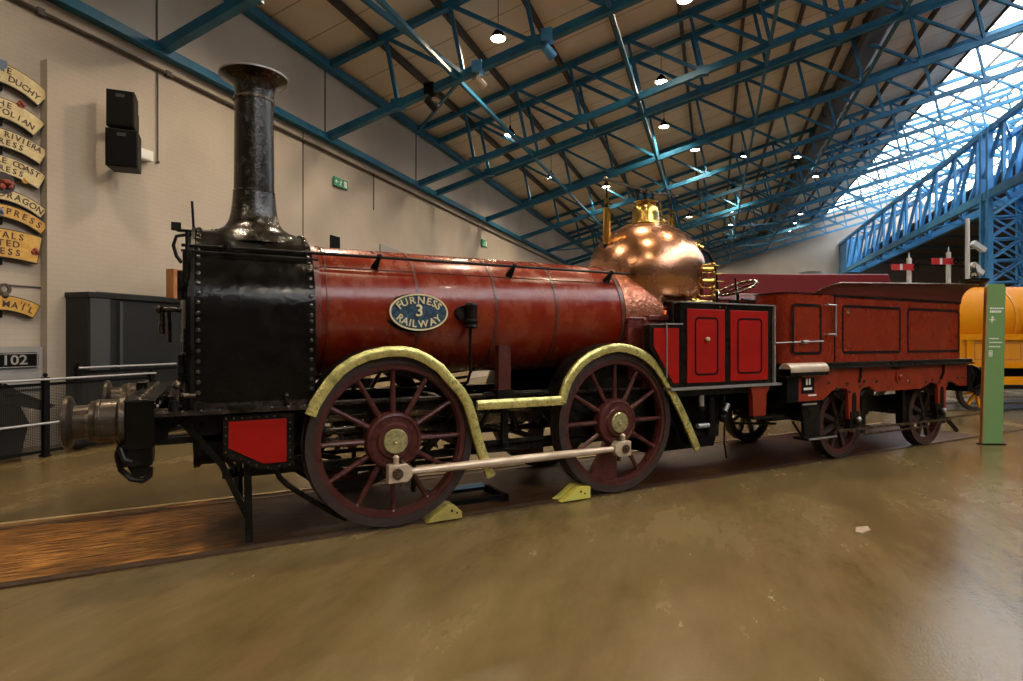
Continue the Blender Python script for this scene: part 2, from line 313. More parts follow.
def mk(name,mb,m,parent=None,label=None,smooth=35,mtx=None,bevel=0):
    me=bpy.data.meshes.new(name); off=Vector(OFF.get(parent.name,(0,0,0))) if parent else Vector((0,0,0))
    me.from_pydata([tuple(Vector(v)-off) for v in mb.v],[],mb.f); me.update()
    import bmesh
    bm=bmesh.new(); bm.from_mesh(me); bmesh.ops.recalc_face_normals(bm,faces=bm.faces); bm.to_mesh(me); bm.free()
    if smooth:
        me.shade_smooth(); me.set_sharp_from_angle(angle=R(smooth))
    me.materials.append(m if not isinstance(m,str) else M[m])
    o=bpy.data.objects.new(name,me); col.objects.link(o)
    if parent: o.parent=parent; OFF[o.name]=OFF.get(parent.name,(0,0,0))
    if mtx is not None: o.matrix_world=mtx
    if label: o['label']=label
    if bevel:
        b=o.modifiers.new('edge','BEVEL'); b.width=bevel; b.segments=2; b.limit_method='ANGLE'; b.angle_limit=R(50)
    return o
def empty(name,loc=(0,0,0),label=None,cat=None,group=None,mtx=None,off=None):
    o=bpy.data.objects.new(name,None); col.objects.link(o); o.empty_display_size=.2
    if mtx is not None: o.matrix_world=mtx; OFF[o.name]=off or (0,0,0)
    else: o.location=loc; OFF[o.name]=tuple(loc)
    tag(o,label,cat,group); return o
def kids(o): return [c for c in list(col.objects) if c.parent==o]
CH={}
def copy_tree(o,parent=None):
    c=o.copy(); col.objects.link(c)
    if parent: c.parent=parent
    for ch in list(o.children): copy_tree(ch,c)
    return c
def text_geo(txt,size,ext=.004,align='CENTER'):
    cu=bpy.data.curves.new('t','FONT'); cu.body=txt; cu.size=size; cu.extrude=ext; cu.align_x=align; cu.align_y='CENTER'; cu.resolution_u=3
    cu.offset=size*.012
    ob=bpy.data.objects.new('t',cu); col.objects.link(ob); dg=bpy.context.evaluated_depsgraph_get(); dg.update(); me=ob.evaluated_get(dg).to_mesh()
    vs=[v.co.copy() for v in me.vertices]; fs=[tuple(p.vertices) for p in me.polygons]; ob.evaluated_get(dg).to_mesh_clear()
    bpy.data.objects.remove(ob); bpy.data.curves.remove(cu); return vs,fs
GC={}
def glyph(ch,size,ext):
    k=(ch,size,ext)
    if k not in GC: GC[k]=text_geo(ch,size,ext)
    return GC[k]
# text plane: local x right, local y up -> world xz facing -y
TXZ=Matrix.Rotation(R(90),4,'X')
def arc_text(mb,txt,cx,cz,r,y,size,mid=0,bottom=False,sx=1.0,squash=1.0,step=None,ext=.003,ry=None):
    n=len(txt); stp=(step or size*.78)/r
    for i,ch in enumerate(txt):
        if ch==' ': continue
        a=mid+(i-(n-1)/2)*stp
        if bottom: x=cx+r*math.sin(a); z=cz-(ry or r)*math.cos(a); rot=a
        else: x=cx+r*math.sin(a); z=cz+(ry or r)*math.cos(a); rot=-a
        vs,fs=glyph(ch,size,ext)
        mb.add(vs,fs,Matrix.Translation((x,y,z))@TXZ@Matrix.Rotation(rot,4,'Z')@Matrix.Diagonal((sx,1,1,1)))
def flat_text(mb,txt,x,z,y,size,align='CENTER',ext=.003,sx=1.0):
    vs,fs=text_geo(txt,size,ext,align); mb.add(vs,fs,Matrix.Translation((x,y,z))@TXZ@Matrix.Diagonal((sx,1,1,1)))

# ================================================================== THE HALL
S=.262; WQ=-9.85; Z0=8.95
RIDGE=16.0; SKY0=10.7; SKY1=21.5
def roofz(q,dz=0): return Z0+dz+S*(q-WQ) if q<=RIDGE else Z0+dz+S*(RIDGE-WQ)-S*(q-RIDGE)
T0,T1=-14.0,66.0; QR=32.0
def hbox(name,mats,boxes,kind='structure',smooth=0,mtx=None):
    mb=MB()
    for b in boxes: mb.box(*b)
    o=mk(name,mb,mats,smooth=smooth,mtx=mtx or HM(0,0)); o['kind']=kind; return o
fl=mk('floor',MB().box(T0-1,T1+1,-QR-1,-WQ+1,-.3,-.012),'floor',smooth=0,mtx=HM(0,0)); fl['kind']='structure'
# long wall (local y=-q)
yw=-WQ
hbox('wall_left',M['wallL'],[(T0,T1,yw,yw+.35,-.02,7.0)])
hbox('wall_upper_left',M['wallU'],[(T0,T1,yw+.02,yw+.35,7.0,Z0+.35)])
gp=[(-WQ,-.02),(-WQ,roofz(WQ,.3)),(-RIDGE,roofz(RIDGE,.3)),(-QR,roofz(QR,.3)),(-QR,-.02)]
w=mk('wall_far',MB().prismX([(a,b) for a,b in gp],T1,T1+.3),'wallF',smooth=0,mtx=HM(0,0)); w['kind']='structure'
w=mk('wall_back',MB().prismX([(a,b) for a,b in gp],T0-.3,T0),'brown',smooth=0,mtx=HM(0,0)); w['kind']='structure'
hbox('wall_right',M['brown'],[(T0,T1,-QR-.3,-QR,-.02,roofz(QR)+.3)])
def slab(q0,q1,t0,t1,dz,th):
    mb=MB(); a,b=roofz(q0,dz),roofz(q1,dz)
    mb.add([(t0,-q0,a),(t0,-q1,b),(t1,-q1,b),(t1,-q0,a),(t0,-q0,a+th),(t0,-q1,b+th),(t1,-q1,b+th),(t1,-q0,a+th)],[(0,1,2,3),(4,7,6,5),(0,4,5,1),(1,5,6,2),(2,6,7,3),(3,7,4,0)])
    return mb
cm=slab(WQ-.3,SKY0,T0-.3,T1+.3,.20,.15); m2=slab(SKY1,QR+.3,T0-.3,T1+.3,.20,.15); cm.add(m2.v,m2.f)
c=mk('ceiling',cm,M['ceil'],smooth=0,mtx=HM(0,0)); c['kind']='structure'
gm=slab(SKY0,RIDGE,T0,T1,.22,.02); m2=slab(RIDGE,SKY1,T0,T1,.22,.02); gm.add(m2.v,m2.f)
c=mk('window_1',gm,M['glass'],smooth=0,mtx=HM(0,0)); c['kind']='structure'
gb=MB()
t=T0
while t<T1:
    gb.bar((t,-SKY0,roofz(SKY0,.2)),(t,-RIDGE,roofz(RIDGE,.2)),.04,.04); gb.bar((t,-RIDGE,roofz(RIDGE,.2)),(t,-SKY1,roofz(SKY1,.2)),.04,.04); t+=3.3
for q in (SKY0,12.6,14.4,RIDGE,18,20,SKY1): gb.bar((T0,-q,roofz(q,.16)),(T1,-q,roofz(q,.16)),.07,.12)
c=mk('trim_1',gb,M['purlin'],smooth=0,mtx=HM(0,0)); c['kind']='structure'; c['label']='dark glazing bars of the roof light'
# purlins
PQ=[-8.25,-6.42,-4.6,-2.77,-.95,.87,2.7,4.5,7.6,9.4]
for i,q in enumerate(PQ+[22.9,24.7,26.5,28.3,30.1]):
    p=mk('roof_purlin',MB().bar((T0,-q,roofz(q,.07)),(T1,-q,roofz(q,.07)),.10,.20),'purlin',smooth=0,mtx=HM(0,0))
    tag(p,'dark brown roof purlin running the length of the hall under the tan lining','roof beam','roof purlins')
# brown duct along the slope
d=MB(); zz=roofz(5.4,-.12)
d.prismX([(-4.95,roofz(4.95,.02)),(-5.95,roofz(5.95,.02)),(-5.95,roofz(5.95,-.35)),(-5.75,roofz(5.75,-.5)),(-5.1,roofz(5.1,-.5)),(-4.95,roofz(4.95,-.38))],T0,T1)
for k in range(20): d.prismX([(-4.9,roofz(4.9,.03)),(-6.0,roofz(6.0,.03)),(-6.0,roofz(6.0,-.38)),(-5.78,roofz(5.78,-.54)),(-5.06,roofz(5.06,-.54)),(-4.9,roofz(4.9,-.41))],T0+1+4*k,T0+1.08+4*k)
tag(mk('roof_duct',d,'duct',smooth=0,mtx=HM(0,0)),'wide dark brown duct running up the roof slope beside the glazing','duct')
# low dark roof of the neighbouring bay, beyond the girder
lb=MB(); lb.add([(20,-13.7,10.05),(20,-QR,8.15),(T1,-QR,8.15),(T1,-13.7,10.05),(20,-13.7,10.2),(20,-QR,8.3),(T1,-QR,8.3),(T1,-13.7,10.2)],[(0,1,2,3),(4,7,6,5),(0,4,5,1),(1,5,6,2),(2,6,7,3),(3,7,4,0)])
c=mk('ceiling',lb,'lowroof',smooth=0,mtx=HM(0,0)); c['kind']='structure'
for k in range(9):
    t_=24+4.8*k; tb2=empty('bay_truss',mtx=HM(t_,13.8),label='small grey-blue lattice truss under the low dark roof beyond the girder',cat='roof truss',group='small trusses of the low bay')
    mk('top_chord',MB().bar((0,0,9.95),(0,-17.5,8.15),.10,.12),'bayblue',tb2,smooth=0); mk('bottom_chord',MB().bar((0,0,9.0),(0,-17.5,7.3),.10,.12),'bayblue',tb2,smooth=0)
    for j_ in range(8):
        y_=-j_*2.15; za=9.95+y_*.103; mk('brace',MB().bar((0,y_,za),(0,y_-1.1,za-1.05),.06,.07,(1,0,0)).bar((0,y_-1.1,za-1.05),(0,y_-2.15,za-.22),.06,.07,(1,0,0)),'bayblue',tb2,smooth=0)
# wall steelwork
wb=MB().box(T0,T1,yw-.16,yw+.01,6.95,7.12); wb.box(T0,T1,yw-.2,yw,6.93,6.96)
tag(mk('wall_beam',wb,'blue',smooth=0,mtx=HM(0,0)),'lower blue steel beam running along the cream wall','steel beam')
wb=MB().box(T0,T1,yw-.2,yw+.02,8.86,9.06)
tag(mk('wall_beam',wb,'blue',smooth=0,mtx=HM(0,0)),'upper blue steel beam where the cream wall meets the roof','steel beam')
# trusses: local x = thickness along hall, y=-q
NB=14; PW=1.83; CO=math.cos(math.atan(S)); SI=math.sin(math.atan(S)); DEP=1.86
def truss_pt(k,top):
    q=WQ+.02+PW*k
    if top: return (0,-q,Z0+S*(q-WQ))
    q2=q+(0.38 if k>0 else 0)
    return (0,-q2,Z0-1.9+S*(q2-WQ))
tr=empty('roof_truss',mtx=HM(7.98,0),label='',cat='roof truss',group='blue roof trusses across the hall')
qe=RIDGE
mk('top_chord',MB().bar(truss_pt(0,1),(0,-qe,Z0+S*(qe-WQ)),.16,.17),'blue',tr,smooth=0)
mk('bottom_chord',MB().bar(truss_pt(0,0),(0,-qe,Z0-1.9+S*(qe-WQ)),.18,.19),'blue',tr,smooth=0)
for k in range(1,NB+1):
    mk('post',MB().bar(truss_pt(k,1),truss_pt(k,0),.09,.09,(1,0,0)),'blue',tr,smooth=0)
    if k<NB: mk('brace',MB().bar(truss_pt(k,1),truss_pt(k+1,0),.09,.10,(1,0,0)),'blue',tr,smooth=0)
for k in range(1,NB,2):
    p=truss_pt(k,0); mk('gusset_plate',MB().box(-.11,.11,p[1]-.16,p[1]+.16,p[2]-.11,p[2]+.14),'blue',tr,smooth=0)
ORD=['passing behind the chimney top','second from the chimney','third from the chimney, the near one of a close pair','fourth from the chimney, the far one of a close pair','fifth from the chimney','sixth from the chimney','seventh from the chimney','eighth from the chimney','ninth from the chimney','tenth from the chimney','eleventh from the chimney','twelfth from the chimney','thirteenth from the chimney','nearest the far wall']
TT=[7.98,12.92,17.9,19.25,24.2,29.15,34.1,39.05,40.4,45.3,50.3,55.3,60.2,65.2]
TRS=[]
for i,t in enumerate(TT):
    o=tr if i==0 else copy_tree(tr); o.matrix_world=HM(t,0); o['label']='blue steel lattice roof truss, '+ORD[i]; TRS.append(o)
for t in (-8.0,-2.0,3.0):
    o=copy_tree(tr); o.matrix_world=HM(t,0); o['label']='blue steel lattice roof truss overhead, out of view behind the camera'
# trusses on the far slope: simple pitched lattice
tf=empty('far_slope_truss',mtx=HM(24.2,0),label='',cat='roof truss',group='trusses beyond the girder')
def fp(q,b): return (0,-q,roofz(q,-1.9 if b else 0))
mk('top_chord',MB().bar(fp(RIDGE,0),fp(QR-.6,0),.16,.17),'blue',tf,smooth=0)
mk('bottom_chord',MB().bar(fp(RIDGE,1),fp(QR-.6,1),.18,.19),'blue',tf,smooth=0)
for k in range(8): mk('brace',MB().bar(fp(RIDGE+k*1.8,k%2),fp(RIDGE+(k+1)*1.8-.2,(k+1)%2),.09,.10,(1,0,0)),'blue',tf,smooth=0)
for i,t in enumerate([24.2,29.15,34.1,39.05,45.3,50.3,55.3,60.2]):
    o=tf if i==0 else copy_tree(tf); o.matrix_world=HM(t,0); o['label']='blue truss beyond the big girder on the far roof slope'
# longitudinal braces at bottom chord level
for nm,q in (('far left',-5.98),('middle',-2.2),('right of middle',1.5),('right',5.1)):
    z=Z0-1.9+S*(q-WQ)
    o=mk('roof_tie',MB().bar((T0,-q,z),(T1,-q,z),.09,.09),'blue',smooth=0,mtx=HM(0,0)); tag(o,'blue longitudinal tie joining the roof trusses, '+nm,'roof tie','longitudinal roof ties')
# raking braces near the second truss
def hthing(name,mb,m,label,cat,group=None,smooth=35):
    o=mk(name,mb,m,smooth=smooth,mtx=HM(0,0)); tag(o,label,cat,group); return o
b1=truss_pt(2,0); 
hthing('raking_brace',MB().bar((12.92,b1[1],b1[2]),(7.98,-(-8.0),9.4),.1,.1),'blue','blue raking brace above the chimney running to the second truss','roof brace',smooth=0)
hthing('raking_brace',MB().bar((12.92,b1[1],b1[2]),(17.9,9.75,8.95),.07,.07),'blue','short grey-blue knee brace from second truss towards the wall','roof brace',smooth=0)
for k,(ta,qa,tb_,qb) in enumerate([(45.3,-6,50.3,-2.2),(45.3,1.5,50.3,5.1),(39.05,-6,34.1,-9.6),(60.2,5,55.3,1.5)]):
    hthing('raking_brace',MB().bar((ta,-qa,Z0-1.9+S*(qa-WQ)),(tb_,-qb,Z0-1.9+S*(qb-WQ)),.08,.08),'blue','thin blue wind brace lying between the bottom chords of distant trusses','roof brace','distant wind braces',smooth=0)
# big girder
GQ0,GQ1,GZ0,GZ1=12.0,13.3,8.35,11.35
g=empty('lattice_girder',mtx=HM(0,0),label='huge light blue lattice girder running lengthwise under the roof light',cat='girder')
for nm,z,hh in (('upper_chord',GZ1,.24),('lower_chord',GZ0,.38)):
    for q in (GQ0,GQ1): mk(nm,MB().bar((2,-q,z),(T1-.06,-q,z),.22,hh),'girder',g,smooth=0)
t=4; 
while t<T1-2.6:
    for q in (GQ0,GQ1):
        mk('lattice_bar',MB().bar((t,-q,GZ0),(t,-q,GZ1),.12,.17,(1,0,0)),'girder',g,smooth=0)
        mk('lattice_bar',MB().bar((t,-q,GZ1),(t+2.7,-q,GZ0),.12,.17,(1,0,0)),'girder',g,smooth=0)
    t+=2.7
for nm,z in (('upper_lacing',GZ1),('lower_lacing',GZ0)):
    cp=MB(); t=4; s=1
    while t<T1-4: cp.bar((t,-(GQ0 if s>0 else GQ1),z),(t+2.7,-(GQ1 if s>0 else GQ0),z),.1,.1); t+=2.7; s=-s
    mk(nm,cp,'girder',g,smooth=0)
mk('end_plate',MB().box(T1-3.2,T1-.05,-GQ1,-GQ0,GZ0-.2,GZ1+.1),'girder',g,smooth=0)
# lattice column
ct=32.6
cmn=empty('lattice_column',mtx=HM(ct,0),label='light blue lattice steel column holding the big girder',cat='column')
for q in (GQ0-.05,GQ1+.05):
    for tt in (-.35,.35): mk('upright',MB().box(tt-.11,tt+.11,-q-.11,-q+.11,0,GZ1+.1),'girder',cmn,smooth=0)
lc=MB(); z=.3
while z<GZ0-.2:
    for tt in (-.35,.35): lc.bar((tt,-GQ0,z),(tt,-GQ1,z+1.0),.07,.09,(1,0,0)); lc.bar((tt,-GQ1,z),(tt,-GQ0,z+1.0),.07,.09,(1,0,0)); lc.bar((tt,-GQ0,z),(tt,-GQ1,z),.07,.09,(1,0,0))
    for q in (GQ0,GQ1): lc.bar((-.35,-q,z),(.35,-q,z+1.0),.07,.09,(0,1,0))
    z+=1.0
mk('lacing',lc,'girder',cmn,smooth=0)
# sloping brace from column to the right
hthing('column_brace',MB().bar((ct,-GQ1,GZ0-.1),(ct,-20.5,11.9),.28,.3),'girder','pale blue raking strut rising right from the lattice column','strut',smooth=0)
# lower bay lattice right of column
cb=MB()
for z0_ in (4.6,5.9): cb.bar((ct,-GQ1,z0_),(ct,-19,z0_),.12,.12)
for k in range(4): cb.bar((ct,-GQ1-k*1.4,4.6 if k%2 else 5.9),(ct,-GQ1-(k+1)*1.4,5.9 if k%2 else 4.6),.08,.08)
hthing('lattice_gantry',cb,'girder','blue lattice gantry at far right beside the lattice column','gantry',smooth=0)

# pendant lamps
LP=[(13.79,-5.22,9.34),(19.82,-1.67,10.26),(23.88,-1.9,10.21),(28.1,-.83,10.48),(19.28,-6.84,8.92),(24.94,-6.9,8.91),(31.85,1.36,11.05),(38.39,1.12,10.99),(34.72,4.32,11.6),(36.54,7.94,12.3),(40.77,6.1,12.0),(45.32,1.39,11.06),(42.17,-1.65,10.27),(50.24,1.31,11.04),(61.95,6.91,12.3),(15.69,-.72,10.51),(28.98,-5.14,9.36),(58,6.9,12.3),(54,6.9,12.3),(62.57,.96,10.9),(56.5,1.1,10.9),(40,17.2,8.6),(47,19.5,8.4),(50,23.5,7.9)]
FILL_LAMPS=[(4,-6,8.9),(9.5,-6.5,8.8),(4,0,10.5),(-4,-5,9.2),(-4,2,10.9),(9,3,11.2),(3,7,12),(-8,-2,9.9),(12,9,12.4),(-5,9,12.4),(9,-1.5,10.2)]  # unseen lamps added overhead for broad fill light
lm=None
LE=760; WS=8.5; EXPO=0.10
def lamp_at(t,q,z,i,seen=True):
    global lm
    if lm is None:
        lm=empty('pendant_lamp',mtx=HM(t,q,z),label='',cat='lamp',group='pendant lamps under the roof')
        mk('lamp_housing',MB().lathe([(0,.34),(.03,.34),(.04,.22),(.10,.20),(.20,.02),(.215,0),(.20,.0),(.19,.015),(0,.015)],seg=20),'flatblack',lm)
        mk('lamp_lens',MB().lathe([(0,-.02),(.11,-.02),(.185,0.0),(.19,.012),(0,.012)],seg=20),'lamp',lm,label='glowing warm lens')
        mk('cable',MB().cyl((0,0,.33),(0,0,1.75),.009,seg=6),'flatblack',lm)
        o=lm
    else:
        o=copy_tree(lm); o.matrix_world=HM(t,q,z); return o
    ld=bpy.data.lights.new('lamp_light','SPOT'); ld.energy=LE; ld.color=(1,.80,.55); ld.spot_size=R(150); ld.spot_blend=.6; ld.shadow_soft_size=.16
    lo=bpy.data.objects.new('lamp_light',ld); col.objects.link(lo); lo.parent=o; lo.location=(0,0,-.06)
    return o
NL=['nearest the chimney, hanging alone high up','right of top centre, on the upper of two beams','right of top centre, on the lower of two beams','hanging over the dark purlin right of centre','lower lamp nearest the wall','hanging left of the brass safety valve, far','','','left of the roof light beside the duct','closest to the roof light','','','','','','at the top edge of the view','']
for i,(t,q,z) in enumerate(LP):
    o=lamp_at(t,q,z,i); o['label']=('glowing warm pendant lamp, '+NL[i]) if i<len(NL) and NL[i] else 'small glowing pendant lamp in the distance under the roof trusses'
for i,(t,q,z) in enumerate(FILL_LAMPS):
    o=lamp_at(t,q,z,i,False); o['label']='glowing pendant lamp added for fill light, hanging overhead out of view'
# spotlights on second truss
def tspot(q,dz,m,label):
    z=Z0-1.9+S*(q-WQ)
    o=empty('truss_spotlight',mtx=HM(12.92,q,z),label=label,cat='spotlight',group='spotlights clamped to a truss')
    mk('clamp',MB().box(-.13,.13,-.13,.13,-.11,.16),'girder' if m!='spk' else 'flatblack',o,smooth=0)
    mk('lamp_body',MB().cyl((0,0,-.08),(.0,0,-.2),.03).cyl((-.1,.06,-.24),(.14,-.08,-.40),.10,.12,seg=16),m,o)
    return o
tspot(-5.4,0,'rod','pale spotlight clamped to second roof truss')
tspot(-3.65,0,'girder','blue-grey spotlight clamped to second roof truss')
tspot(-6.7,0,'spk','dark spotlight under second roof truss nearest the wall')

# ---------------- wall fittings
hthing('wall_conduit',MB().cyl((T0,yw-.05,6.68),(T1,yw-.05,6.68),.035,seg=8).box(5.9,6.0,yw-.09,yw,6.63,6.73).box(8.1,8.2,yw-.09,yw,6.63,6.73).box(10.1,10.2,yw-.09,yw,6.63,6.73),'duct','brown conduit pipe running along the cream wall under the blue beam','pipe')
hthing('drop_cable',MB().cyl((7.95,yw-.03,6.68),(7.95,yw-.03,4.98),.014,seg=6).ball((7.95,yw-.04,4.95),.03),'duct','thin brown cable dropping down the wall beside the speakers','cable')
pl=MB().box(5.98,6.72,yw-.16,yw+.02,-.01,5.95)
o=mk('trim_2',pl,M['wallL'],smooth=0,mtx=HM(0,0)); o['kind']='structure'; o['label']='shallow cream brick pier on the wall'
o=mk('trim_3',MB().box(T0,T1,yw-.02,yw+.01,2.42,2.44),'duct',smooth=0,mtx=HM(0,0)); o['kind']='structure'
# speakers
def speaker(t,z,w,h,label,turn):
    o=empty('wall_speaker',mtx=HM(t,-9.33,z,turn),label=label,cat='speaker',group='black loudspeakers on the wall')
    p=[(-w/2,-.22),(w/2,-.22),(w/2-.03,.2),(-w/2+.03,.2)]
    mk('cabinet',MB().prismZ(p,-h/2,h/2),'spk',o,smooth=0,bevel=.012)
    mk('grille',MB().rbox(-w/2+.02,w/2-.02,-.235,-.221,-h/2+.02,h/2-.02,.02),'flatblack',o)
    mk('bracket',MB().box(-.04,.04,.2,.5,-.04,.04).box(-.12,.12,.47,.5,-.15,.15),'flatblack',o,smooth=0)
    mk('label_plate',MB().box(-.06,.06,-.24,-.235,h/2-.12,h/2-.07),'grey2',o,smooth=0)
    return o
speaker(6.93,5.42,.40,.60,'black wall speaker, the upper of two',-.85)
speaker(6.95,4.78,.46,.62,'black wall speaker, lower and larger of two',-.85)
o=empty('junction_box',mtx=HM(7.62,-9.75,4.98),label='small white junction box on the wall right of the speakers',cat='box')
mk('box_body',MB().rbox(-.14,.14,-.06,.08,-.09,.09,.01),'white',o); mk('cover',MB().rbox(-.12,.12,-.07,-.061,-.07,.07,.01),'white',o)
# exit signs
def exit_sign(t,z,w,h,label,arrow):
    o=empty('exit_sign',mtx=HM(t,-9.8,z),label=label,cat='sign',group='green exit signs on the wall')
    mk('panel',MB().rbox(-w/2,w/2,-.03,.0,-h/2,h/2,.01),'exit',o)
    s=MB(); k=h
    if arrow: s.bar((-w*.40,-.033,0),(-w*.22,-.033,0),.004,k*.12); s.prismY([(-w*.44,0),(-w*.34,k*.22),(-w*.34,-k*.22)],-.035,-.031)
    s.ball((w*-.02,-.033,k*.27),k*.09,8,5); s.bar((-w*.02,-.033,k*.16),(-w*.04,-.033,-k*.08),.004,k*.14,(1,0,0)); s.bar((-w*.04,-.033,-k*.08),(w*.03,-.033,-k*.36),.004,k*.09,(1,0,0)); s.bar((-w*.04,-.033,-k*.08),(-w*.12,-.033,-k*.3),.004,k*.09,(1,0,0)); s.bar((-w*.1,-.033,k*.08),(w*.06,-.033,k*.12),.004,k*.08)
    s.box(w*.2,w*.42,-.034,-.031,-k*.36,k*.36)
    mk('pictogram',s,'white',o,smooth=0); 
    return o
exit_sign(13.5,5.98,.62,.24,'green and white exit sign right of the chimney',True)
exit_sign(24.1,6.0,.62,.30,'smaller green exit sign farther along the wall above boiler',False)
o=hthing('wall_vent',MB().box(13.1,13.5,yw-.04,yw+.02,4.12,4.48),'flatblack','small dark square vent on the wall above the boiler','vent',smooth=0)
o=hthing('wall_hatch',MB().prismY([(15.55,4.62),(16.65,4.58),(16.65,4.12),(15.55,3.98)],yw-.06,yw+.02),'boardgrey','dark grey tilted hatch on the wall above the boiler','hatch',smooth=0)
hthing('drop_cable',MB().cyl((15.2,yw-.03,6.68),(15.2,yw-.03,5.6),.012,seg=6),'duct','short brown cable hanging from the conduit past the chimney','cable')
o=mk('trim_4',MB().box(12.0,12.03,yw-.012,yw+.01,0,6.9).box(7.95,7.98,yw-.002,yw+.03,7.1,8.9).box(12.9,12.93,yw-.002,yw+.03,7.1,8.9).box(17.9,17.93,yw-.002,yw+.03,7.1,8.9),'duct',smooth=0,mtx=HM(0,0)); o['kind']='structure'

# ---------------- headboards (local x=t, y=out of wall negative, z)
def arcboard(name,label,tc,zc,hw,r,hh,lines,m='hb',extra=None,drop=0):
    o=empty(name,mtx=HM(tc,-9.78,zc),label=label,cat='nameboard',group='locomotive headboards on the wall')
    n=22; a0=math.asin(hw/r); outer=[];inner=[]
    def poly(e):
        P1=[];P2=[]
        for i in range(n+1):
            a=-a0*(1+e/hw)+2*a0*(1+e/hw)*i/n; P1.append(((r+hh+e)*math.sin(a),(r+hh+e)*math.cos(a)-r)); P2.append(((r-hh-e)*math.sin(a),(r-hh-e)*math.cos(a)-r))
        return P1+P2[::-1]
    def strip(mb,e,y0,y1):
        p=poly(e); k=n+1
        for i in range(n):
            q=[p[i],p[i+1],p[2*k-2-i],p[2*k-1-i]]; mb.prismY(q,y0,y1)
        return mb
    mk('backing',strip(MB(),.015,-.03,.02),'hbedge',o,smooth=0)
    mk('face',strip(MB(),0,-.04,-.028),m,o,smooth=0)
    tx=MB()
    for (s,dr,size,step,mid) in lines: arc_text(tx,s,0,-r,r+dr,-.043,size,mid,step=step,ext=.003)
    mk('lettering',tx,'ltr',o,smooth=0)
    mk('bracket',MB().box(-.04,.04,.0,.05,-hh-.12,hh+.0),'flatblack',o,smooth=0)
    if extra: extra(o)
    return o
TC=5.40
def shield(o): mk('crest',MB().prismY([(-.06,.18),(.07,.18),(.07,.09),(.005,.02),(-.06,.09)],-.055,-.03),'shield',o,smooth=0)
def crest(c,x,z,s=1,m='crest'):
    def f(o):
        mk('crest',MB().ball((x,-.05,z),.06*s,10,6).ball((x-.05*s,-.045,z-.05*s),.045*s).ball((x+.05*s,-.045,z-.05*s),.045*s).box(x-.07*s,x+.07*s,-.05,-.03,z-.12*s,z-.07*s),m,o)
    return f
arcboard('headboard','cream curved nameboard reading THE DUCHY, topmost on the wall',TC,5.50,.56,.95,.135,[('THE',.06,.125,.10,-.0),('ROYAL DUCHY',-.05,.125,.088,.05)],extra=shield)
arcboard('headboard','cream curved nameboard ending TOLIAN with small coloured crest',TC,4.99,.50,.9,.135,[('THE',.06,.12,.10,.0),('BRISTOLIAN',-.05,.12,.085,.02)],extra=crest(0,.25,.16,.6))
arcboard('headboard','cream curved nameboard reading RIVIERA EXPRESS',TC,4.56,.56,1.25,.12,[('CORNISH RIVIERA',.058,.118,.072,.0),('EXPRESS',-.058,.115,.085,-.0)])
arcboard('headboard','cream curved nameboard reading COAST EXPRESS with orange flower',TC,4.17,.54,1.2,.12,[('PEMBROKE COAST',.058,.118,.074,.0),('EXPRESS',-.058,.115,.085,-.0)],extra=crest(0,.30,-.15,.45,'hbg'))
def drag(o):
    mk('roundel',MB().lathe([(0,-.045),(.16,-.045),(.17,0),(0,0)],(.02,0,.16),'Y',28),'hbedge',o)
    mk('crest',MB().ball((.05,-.06,.17),.07,8,5,.7).ball((.0,-.06,.10),.05,8,5).ball((.1,-.055,.12),.04,8,5).bar((.1,-.055,.12),(.15,-.055,.2),.02,.04,(1,0,0)),'crest',o)
arcboard('headboard','yellow curved nameboard reading DRAGON under a black roundel with red beast',TC,3.74,.56,.95,.075,[('RED DRAGON',-.0,.13,.105,.06)],'hb',extra=drag)
arcboard('headboard','yellow curved nameboard reading EXPRESS with little coloured shields',TC,3.50,.57,1.0,.085,[('EXPRESS',-.0,.13,.105,.20)],'hbg',extra=crest(0,-.02,0,.6,'shield'))
arcboard('headboard','golden block nameboard reading CAPITALS UNITED EXPRESS with red flowers',TC,3.03,.50,3.0,.20,[('CAPITALS',.12,.13,.10,-.03),('UNITED',.0,.13,.10,-.02),('EXPRESS',-.12,.13,.10,-.03)],'hbg',extra=crest(0,.44,-.05,.6))
def knob(o): mk('finial',MB().ringY((.05,.20),.045,.085,-.04,-.01,20).ball((.05,-.03,.11),.05),'duct',o)
arcboard('headboard','yellow curved nameboard ending MAIL, lowest on the wall',5.40,2.16,.46,1.0,.10,[('100',.045,.05,.05,.30),('N MAIL',-.02,.13,.11,.12)],'hbg',extra=knob)
o=empty('number_plate',mtx=HM(5.55,-9.75,1.3),label='black number plate reading 102 on a grey board behind the fence',cat='number plate')
mk('backboard',MB().box(-.7,.42,.02,.06,-.42,.22),'boardgrey',o,smooth=0)
mk('plate',MB().rbox(-.30,.34,-.01,.02,-.10,.13,.03),'flatblack',o)
tx=MB(); flat_text(tx,'102',.02,.015,-.014,.2,sx=1.15); mk('digits',tx,'boardgrey',o,smooth=0)
mk('rim',MB().rectline(-.29,.33,-.09,.12,-.011,.012,.02),'boardgrey',o,smooth=0)

